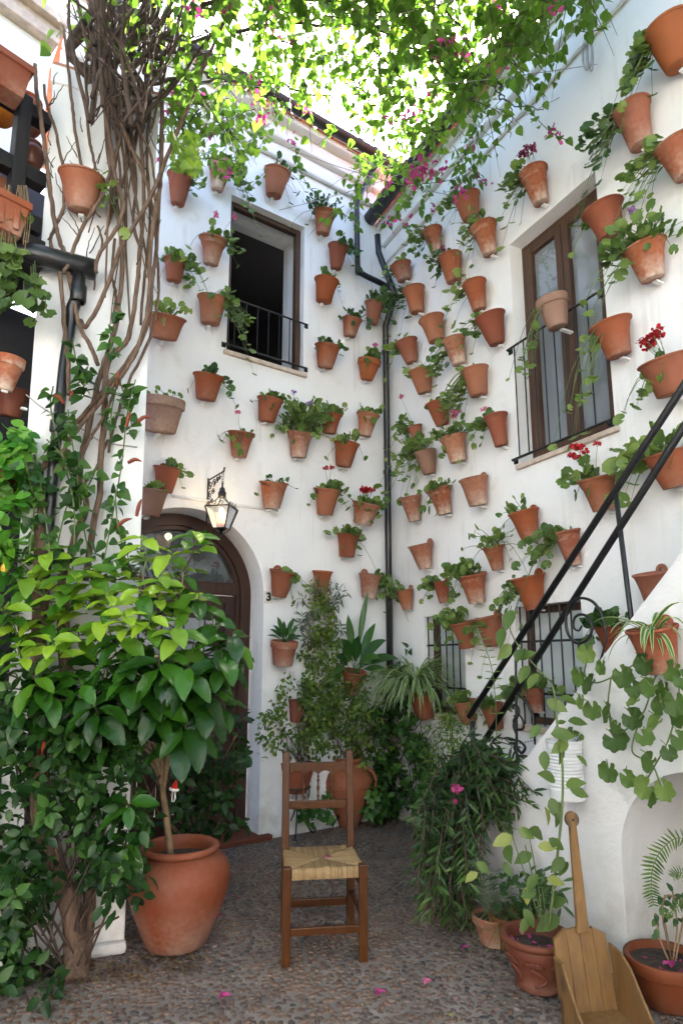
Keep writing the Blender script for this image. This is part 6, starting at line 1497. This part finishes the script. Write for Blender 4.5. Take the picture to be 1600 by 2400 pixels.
# ---- fallen bougainvillea bracts on seat and floor
def fallen(p, s_, label, mat=F_MAG):
    o = thing('fallen_bract', label, 'petal', tuple(p), 'fallen bracts')
    foliage('bract', mat, o, T_BRACT, [(p + V((.004*k, 0, .004)), V((math.cos(2.1*k), math.sin(2.1*k), .35)), Z + rvec(rg)*.3, s_, rg.random()) for k in range(3)])
fallen(cp(.02, .1, SH+.012), .026, 'magenta bract lying on the rush seat')
for x, y, s_, lab in ((522,2337,.034,'magenta bract on the pebbles in front of the big urn'), (886,2329,.034,'large magenta bract on pebbles in front of the chair'), (996,2303,.03,'pale pink bract on pebbles right of the chair'), (513,2148,.026,'magenta bract on floor at right foot of the urn'), (560,2107,.02,'upper of two small dark bracts between urn and chair'), (533,2103,.02,'small faded bract nearest the urn shoulder'), (1085,2222,.028,'dusty pink bract on floor under the drooping shrub')):
    fallen(at_floor(x, y, .02), s_, lab, F_PINK if 'pale' in lab else F_MAG)
lf = thing('fallen_leaf', 'yellow fallen leaf on the pebbles at bottom of the view', 'leaf', tuple(at_floor(1053, 2381, .02))); foliage('blade', L_VARI, lf, T_OVATE, [(at_floor(1053, 2381, .022), V((.6, .5, .1)), Z, .03, 1.0)])
lit = MB()                                                  # leaf litter along the walls
itl = []
for _ in range(420):
    k = rg.random()
    if k < .45: x, y = rg.uniform(640, 960), rg.uniform(1935, 2010)
    elif k < .7: x, y = rg.uniform(330, 480), rg.uniform(2235, 2275)
    else: x, y = rg.uniform(180, 330), rg.uniform(2250, 2300)
    p = at_floor(x, y, .018)
    if not front(p): continue
    itl.append((p, V((rg.uniform(-1, 1), rg.uniform(-1, 1), .1)), Z + rvec(rg)*.4, rg.uniform(.012, .028), rg.random()))
LITTER = leaf_mat('dry_litter', (.04, .022, .012), (.10, .05, .025), (.22, .15, .06), .1, .8); o = foliage('leaf_litter', LITTER, None, T_SMALL, itl, 'stuff'); tag(o, 'dry leaf litter along the foot of wall and urn', 'litter')

# ---- wooden dustpan with long handle leaning at the stair
dpc = at_floor(1398, 2408); dpc.z = .004
dust = thing('dustpan', 'big wooden dustpan with long upright handle leaning on stair wall', 'dustpan', tuple(dpc))
wx = V((.985, .17, 0)).normalized(); wy = V((-wx.y, wx.x, 0)); 
def dp_(u, v, z): return dpc + wx*u + wy*v + Z*z
dd = dpc.y; zt = at_depth(1365, 2182, dd+.06).z; hwid = .118; tilt = .20
def bk(u, z): return dp_(u, .03 + z*tilt, z)                # leaning back board plane
nb = 4
for k in range(nb):                                         # back board of four planks with stepped shoulders
    a, b = -hwid + 2*hwid*k/nb, -hwid + 2*hwid*(k+1)/nb; g = .0006
    sh = [(.040, .0), (.006, .0), (.0, .006), (.0, .03)][k]
    ta, tb = zt - sh[0] - .004, zt - sh[1] - .004
    poly = [bk(a+g, .01), bk(b-g, .01), bk(b-g, tb), bk(a+g, ta)]
    MB().prism(poly, wy*.018).build('back_plank', PINE, dust, bevel=.002)
zh = at_depth(1345, 1916, dd+.13).z
def hk(u, z): return bk(u + .012 + .03*(z-zt)/(zh-zt), z) - wy*.016
poly = [hk(-.028, zt-.02), hk(.030, zt-.02), hk(.027, zt+.02), hk(.017, zh-.045), hk(-.015, zh-.045), hk(-.023, zt+.02)]
MB().prism(poly, wy*.022).build('handle', PINE, dust, bevel=.005)
n = 18; ctr = zh - .022; rr_ = .032; poly = [hk(math.cos(2*math.pi*k/n)*rr_, ctr + math.sin(2*math.pi*k/n)*rr_) for k in range(n)]
hd = MB().prism(poly, wy*.022).build('handle_end', PINE, dust, bevel=.004)
MB().disc(hk(0, ctr) - wy*.0015, .006, -wy, 10).build('hole', DARK, hd)  # dark disc paints in the shade of a hole through the handle
MB().prism([dp_(-hwid, -.28, .006), dp_(hwid, -.28, .006), dp_(hwid, .035, .02), dp_(-hwid, .035, .02)], Z*.014).build('pan_floor', PINE, dust, bevel=.003)
def side(u, pts): return MB().prism([dp_(u, v, z) for v, z in pts], wx*.012).build('side_board', PINE, dust, bevel=.003)
hs = zt*.72
side(hwid+.001, [(-.28, .004), (.03, .004), (.03 + hs*1.12*tilt, hs*1.12), (0.0, hs*1.10), (-.06, hs*.95), (-.11, hs*.70), (-.17, hs*.42), (-.28, .03)])
side(-hwid-.013, [(-.28, .004), (.03, .004), (.03 + hs*.98*tilt, hs*.98), (.01, hs*.97), (-.02, hs*.80), (-.09, hs*.42), (-.2, hs*.12), (-.28, .03)])

# ---- white tin planter on the stair wall
tc = FLANK.hit(1328, 1872, .085); th = FLANK.hit(1328, 1735, .085).z - tc.z
tin = thing('tin_planter', 'white-painted ribbed tin can planter fixed on the stair wall', 'planter', tuple(tc))
prof = [(0, 0), (.083, 0), (.086, .004)]; k = 0
z = .06
prof += [(.086, .05)]
while z < th*.86: prof += [(.0815, z), (.087, z+.008)]; z += .016
prof += [(.086, th*.95), (.089, th*.97), (.089, th), (.084, th), (.083, th*.9)]
MB().lathe(prof, tc, Z, 32).build('can', TIN, tin, smooth=False); MB().disc(tc + Z*th*.93, .083, Z, 14, .004, rg).build('soil', SOIL, tin)
m = MB(); it = []
for k in range(7):
    b = tc + Z*th + V((rg.uniform(-.06, .08), rg.uniform(-.05, 0), rg.uniform(.02, .09))); m.tube(curve_pts([tc + Z*th*.92, (tc + Z*th + b)/2 + rvec(rg)*.03, b], 4), .0022, 4, cap=False); it.append((b, rvec(rg), V((0, -.7, .6)), .05, rg.uniform(0, .6)))
m.build('stems', TWIG, tin); foliage('foliage', L_VARI, tin, T_OVATE, it)

# ---- lantern over the door
lz0, lz1, lz2 = 1240, 1190, 1160
LO = .30
lc = BACK.hit(518, 1238, LO)
lan = thing('lantern', 'lit wrought iron lantern hanging from scrolled bracket over the arched door', 'lantern', tuple(lc))
zb_, zt_, zc_ = BACK.hit(518, 1240, LO).z, BACK.hit(518, 1191, LO).z, BACK.hit(518, 1160, LO).z
ztop = BACK.hit(520, 1105, LO).z
def sq(r, z): return [lc*1 + V((0, 0, z - lc.z)) + (BACK.d*u + BACK.n*v)*r for u, v in ((-1,-1),(1,-1),(1,1),(-1,1))]
rt_, rb_ = .098, .05
A_, B_ = sq(rb_, zb_), sq(rt_, zt_); rot = Matrix.Rotation(R(45), 3, 'Z')
def rr(p, z): q = V(p) - V((lc.x, lc.y, 0)); q.rotate(rot); return V((lc.x, lc.y, 0)) + q
A_ = [rr(p, 0) for p in A_]; B_ = [rr(p, 0) for p in B_]
for k in range(4):
    j = (k+1) % 4
    MB().add([A_[k]*.97 + V((lc.x, lc.y, A_[k].z))*.03, A_[j]*.97 + V((lc.x, lc.y, A_[j].z))*.03, B_[j]*.97 + V((lc.x, lc.y, B_[j].z))*.03, B_[k]*.97 + V((lc.x, lc.y, B_[k].z))*.03], [(0,1,2,3)]).build('pane', LGLASS, lan)
    MB().tube([A_[k], B_[k]], .0065, 6).build('edge_bar', IRON, lan); MB().tube([B_[k], B_[j]], .006, 6).build('edge_bar', IRON, lan); MB().tube([A_[k], A_[j]], .006, 6).build('edge_bar', IRON, lan)
    e = (B_[k] - V((lc.x, lc.y, B_[k].z))).normalized(); top_ = V((lc.x, lc.y, zc_))
    MB().tube(curve_pts([B_[k] + Z*.004, V((lc.x, lc.y, zt_)) + e*.095 + Z*.035, V((lc.x, lc.y, zt_)) + e*.05 + Z*.06, top_ + e*.02], 5), .004, 5).build('crown_bar', IRON, lan)
    for f_, rs in ((.3, .017), (.6, .015), (.85, .013)):
        c0 = B_[k]*(1-f_) + B_[j]*f_ + Z*.022; t = (B_[j]-B_[k]).normalized(); MB().tube([c0 + (t*math.cos(a) + Z*math.sin(a))*rs*(1 - a/9) for a in [x*.55 for x in range(11)]], .003, 4).build('scroll', IRON, lan)
    MB().tube([A_[k], V((lc.x, lc.y, zb_-.05))], .005, 5).build('tail_bar', IRON, lan)
top_ = V((lc.x, lc.y, zt_))
MB().lathe([(0, .0), (.03, .0), (.032, .04), (.024, .05), (.02, .075), (.008, .085), (.006, .12), (0, .125)], V((lc.x, lc.y, zc_-.02)), Z, 12).build('cap', IRON, lan, smooth=True)
MB().lathe([(0, -.07), (.008, -.06), (.004, -.05), (.012, -.03), (.02, -.01), (.045, .0), (.045, .006), (0, .007)], V((lc.x, lc.y, zb_)), Z, 12).build('finial', IRON, lan, smooth=True)
MB().lathe([(0, .0), (.012, .003), (.020, .02), (.016, .04), (.0, .052)], V((lc.x, lc.y, zt_-.045)), Z, 12).build('bulb', GLOW, lan, smooth=True)
MB().lathe([(.0, .0), (.028, .0), (.034, .03), (.02, .045), (0, .046)], V((lc.x, lc.y, zb_+.006)), Z, 10).build('silk_flower', simple('faded_pink_silk', (.5, .2, .18), .8), lan)
m = MB(); z = zc_+.1
while z < ztop: m.tube([V((lc.x, lc.y, z)) + (BACK.d*math.cos(a) + Z*1.6*math.sin(a))*.008 for a in [x*math.pi/4 for x in range(9)]], .0022, 4, cap=False); z += .021
m.build('chain', IRON, lan)
q0, q1 = BACK.pt((lc-BACK.P).dot(BACK.d), ztop, 0), BACK.pt((lc-BACK.P).dot(BACK.d), ztop, LO); zbk = q0.z - .33
MB().tube([q0 - Z*.36, q0 + Z*.02], .007, 6).build('bracket_bar', IRON, lan); MB().tube([q0, q1 + BACK.n*.02, q1 + BACK.n*.03 + Z*.03], .007, 6).build('bracket_bar', IRON, lan)
def spiral(c0, rs, turns, ph, rad=.004):
    n = int(turns*14); MB().tube([c0 + (BACK.n*math.cos(ph + t*2*math.pi*turns/n) + Z*math.sin(ph + t*2*math.pi*turns/n))*rs*(1 - .8*t/n) for t in range(n+1)], rad, 5).build('bracket_scroll', IRON, lan)
for off, dz, rs in ((.05, -.05, .042), (.045, -.14, .04), (.04, -.225, .034), (.035, -.30, .028), (.125, -.045, .036), (.19, -.035, .028), (.24, -.03, .022), (.11, -.12, .03), (.09, -.19, .024)): spiral(q0 + BACK.n*off + Z*dz, rs, 1.6, rg.uniform(0, 6))
pl = bpy.data.lights.new('lantern_bulb', 'POINT'); pl.energy = .7; pl.color = (1, .72, .42); pl.shadow_soft_size = .03
po = bpy.data.objects.new('lantern_bulb', pl); col.objects.link(po); po.parent = lan; po.location = V((lc.x, lc.y, zt_-.02)) - lc

# ---- number tile, bell plate, junction panel
nt = BACK.hit(628, 1400, 0)
tile = thing('number_tile', 'small ivory ceramic house number tile reading 3 beside the door', 'sign', tuple(nt))
tw_, th_ = .075, .10; m = MB(); m.box(nt - BACK.d*tw_/2 - Z*th_/2 + BACK.n*.001, BACK.d*tw_, BACK.n*.012, Z*th_); m.build('plate', simple('ivory_ceramic', (.68, .64, .56), .3, 0, .05), tile, bevel=.003)
cu = bpy.data.curves.new('digit', 'FONT'); cu.body = '3'; cu.size = .095; cu.align_x = 'CENTER'; cu.align_y = 'CENTER'; cu.extrude = .0012; cu.offset = .0045
to = bpy.data.objects.new('digit', cu); col.objects.link(to); bpy.context.view_layer.update()
dg = bpy.context.evaluated_depsgraph_get(); me = bpy.data.meshes.new_from_object(to.evaluated_get(dg)); bpy.data.objects.remove(to); me.materials.clear(); me.materials.append(IRON)
d3 = bpy.data.objects.new('digit', me); col.objects.link(d3); d3.parent = tile; bd_, bn_ = BACK.d, BACK.n
mt = Matrix(((bd_.x, 0, bn_.x), (bd_.y, 0, bn_.y), (0, 1, 0))).to_4x4(); mt.translation = BACK.n*.0148; d3.matrix_local = mt
bp = BACK.hit(682, 1585, 0); bell = thing('bell_plate', 'small ivory plastic bell push plate on wall below sword-leaved pot', 'bell push', tuple(bp))
pl_ = MB(); pl_.box(bp - BACK.d*.033 - Z*.042 + BACK.n*.001, BACK.d*.066, BACK.n*.010, Z*.084); pl_ = pl_.build('plate', PLASTIC, bell, bevel=.003)
m = MB(); m.box(bp - BACK.d*.014 - Z*.02 + BACK.n*.0112, BACK.d*.028, BACK.n*.004, Z*.045); m.build('button', PLASTIC, bell, bevel=.002)
for x, y, w, h, lab in ((402, 1040, .135, .12, 'flush white junction cover on wall above the door arch'), (806, 1135, .12, .11, 'flush white junction cover between the two red geranium pots')):
    p = BACK.hit(x, y, 0); o = MB(); o.box(p - BACK.d*w/2 - Z*h/2 + BACK.n*.001, BACK.d*w, BACK.n*.004, Z*h); tag(o.build('junction_cover', PLASTER, bevel=.001, at=p), lab, 'cover plate')
# ---- coil of wire on a hook, cable across the pillar
hc = RIGHT.hit(1376, 128, .05); coil = thing('wire_coil', 'hank of grey wire hanging from a hook high on right wall', 'wire', tuple(hc))
for k in range(6):
    w = .018 + .005*k + rg.uniform(-.003, .003); h = .12 + rg.uniform(-.02, .025); off = rg.uniform(-.012, .012)
    MB().tube([hc + RIGHT.d*(w*math.cos(a) + off) + RIGHT.n*(.006*k-.02) + Z*(h*math.sin(a) - .0) for a in [x*2*math.pi/20 for x in range(21)]], .0028, 5, cap=False).build('loop', WIRE, coil, smooth=True)
MB().tube([RIGHT.hit(1374, 85, .0), RIGHT.hit(1374, 83, .06), RIGHT.hit(1374, 90, .07)], .005, 6).build('hook', WIRE, coil)
cab = MB().tube(curve_pts([PILL.hit(x, y, .012) for x, y in ((62, 925), (110, 962), (200, 1010), (240, 1035), (322, 1048))], 8), .004, 6); tag(cab.build('cable', WIRE, at=PILL.hit(200, 1010)), 'thin grey cable tacked across the pillar', 'cable')
cab = MB().tube(curve_pts([BACK.hit(x, y, .012) for x, y in ((330, 1020), (337, 1060), (330, 1100), (322, 1120))], 6) , .004, 6); tag(cab.build('cable', PLASTIC, at=BACK.hit(330, 1060)), 'pale looped cable beside the pillar edge', 'cable')

# ---- on the gallery: planters, jar, pots, stacked roof tiles
def planter(x0, x1, y0, y1, off, label, ribs):
    p = GAL.hit(x1, y0, off); u1 = (p-GAL.P).dot(GAL.d); zt__ = p.z; zb__ = GAL.hit(x1, y1, off).z; root = thing('planter_box', label, 'planter', tuple(GAL.pt(u1-.3, zb__, off-.08)))
    m = MB(); L = .62; t = .018
    def ring(ins, z, k): return [GAL.pt(u, z, o) for u, o in ((u1-L+ins+k, off-.17+ins+k), (u1-ins-k, off-.17+ins+k), (u1-ins-k, off-ins-k), (u1-L+ins+k, off-ins-k))]
    rings = [ring(0, zb__, .025), ring(0, zt__-.04, .004), ring(-.008, zt__-.04, 0), ring(-.008, zt__, 0), ring(t, zt__, 0), ring(t, zb__+.03, .02)]; vs = [q for r_ in rings for q in r_]
    fs = [(3,2,1,0)] + [(4*i+k, 4*i+(k+1) % 4, 4*i+4+(k+1) % 4, 4*i+4+k) for i in range(5) for k in range(4)] + [(20,21,22,23)]
    m.add(vs, fs); b = m.build('box', TERRA_BIG if ribs == 0 else TERRA[1], root, bevel=.004)
    for k in range(ribs):
        u = u1 - .06 - k*.075; m = MB(); wbox(m, GAL, u-.014, u+.014, zb__+.02, zt__-.045, off-.02, off-.002); m.build('rib', TERRA[1], b, bevel=.004)
    m = MB(); wbox(m, GAL, u1-L+.03, u1-.03, zt__-.04, zt__-.025, off-.15, off-.02); m.build('soil', SOIL, root)
    m = MB(); wbox(m, GAL, u1-.20, u1-.18, zb__-.005, zt__+.012, off+.004, off+.012); wbox(m, GAL, u1-.20, u1-.18, zt__+.012, zt__+.018, off-.2, off+.012); m.build('hanger', IRON, root)
    return root
planter(0, 79, 158, 236, .22, 'smooth terracotta planter box on the top gallery rail', 0)
pr = planter(0, 74, 478, 560, .22, 'ribbed terracotta planter box on the lower gallery beam', 6)
m = MB(); it = []
for k in range(12):
    a = GAL.hit(rg.uniform(0, 70), 480, .14); b = a + V((rg.uniform(-.02, .05), -.05, -.12)) ; m.tube(curve_pts([a, a + V((.02, -.08, .05)), b, b - Z*rg.uniform(.05, .25)], 5), .0022, 4, cap=False); it.append((b, rvec(rg), V((.3, -.7, .5)), .05, rg.random()))
m.build('stems', STEM_DRY, pr); foliage('foliage', L_GER, pr, T_GER[0], it)
def jar(x, y, r, h, off, label, mat, name='jar'):
    p = GAL.hit(x, y, off); root = thing(name, label, 'jar', tuple(p))
    b = MB().lathe([(0, 0), (r*.55, 0), (r*.7, h*.1), (r, h*.45), (r*.98, h*.65), (r*.7, h*.86), (r*.62, h*.9)], p, Z, 24).build('body', mat, root, smooth=True)
    MB().lathe([(r*.60, h*.89), (r*.72, h*.92), (r*.74, h*.97), (r*.66, h), (r*.55, h*.97), (r*.5, h*.7)], p, Z, 24).build('rim', mat, b, smooth=True)
jar(2, 284, .10, .20, -.25, 'glossy orange glazed jar behind the gallery rail', simple('orange_glaze', (.70, .22, .02), .15, 0, .1))
jar(60, 308, .11, .22, -.22, 'round terracotta jar beside gallery post', TERRA[0])
jar(70, 395, .08, .17, -.2, 'dark brown glazed jar above stacked roof tiles', simple('brown_glaze', (.14, .045, .02), .25, 0, .2))
for k in range(4):                                         # stacked roof tiles on the deck
    z0 = 3.80 + .085*k
    for j in range(2):
        o = GAL.pt(-.20 - .20*j, z0, -.12 + .02*rg.uniform(-1, 1)); n = 9; vs = []; fs = []
        for vv in (0, .34):
            for rr_ in (.095, .08): vs += [o - GAL.n*vv + (GAL.d*math.cos(math.pi*i/n)*rr_*(1-.1*vv) + Z*math.sin(math.pi*i/n)*rr_*.8) for i in range(n+1)]
        s = n+1
        for i in range(n): fs += [(i, i+1, 2*s+i+1, 2*s+i), (s+i+1, s+i, 3*s+i, 3*s+i+1), (i+1, i, s+i, s+i+1)]
        tag(MB().add(vs, fs).build('clay_tile', TERRA_TILE, smooth=True, at=o), ['lowest', 'second lowest', 'second highest', 'topmost'][k] + ' clay roof tile of the %s stack on the gallery deck' % ('near' if j else 'far'), 'tile', 'stacked roof tiles')
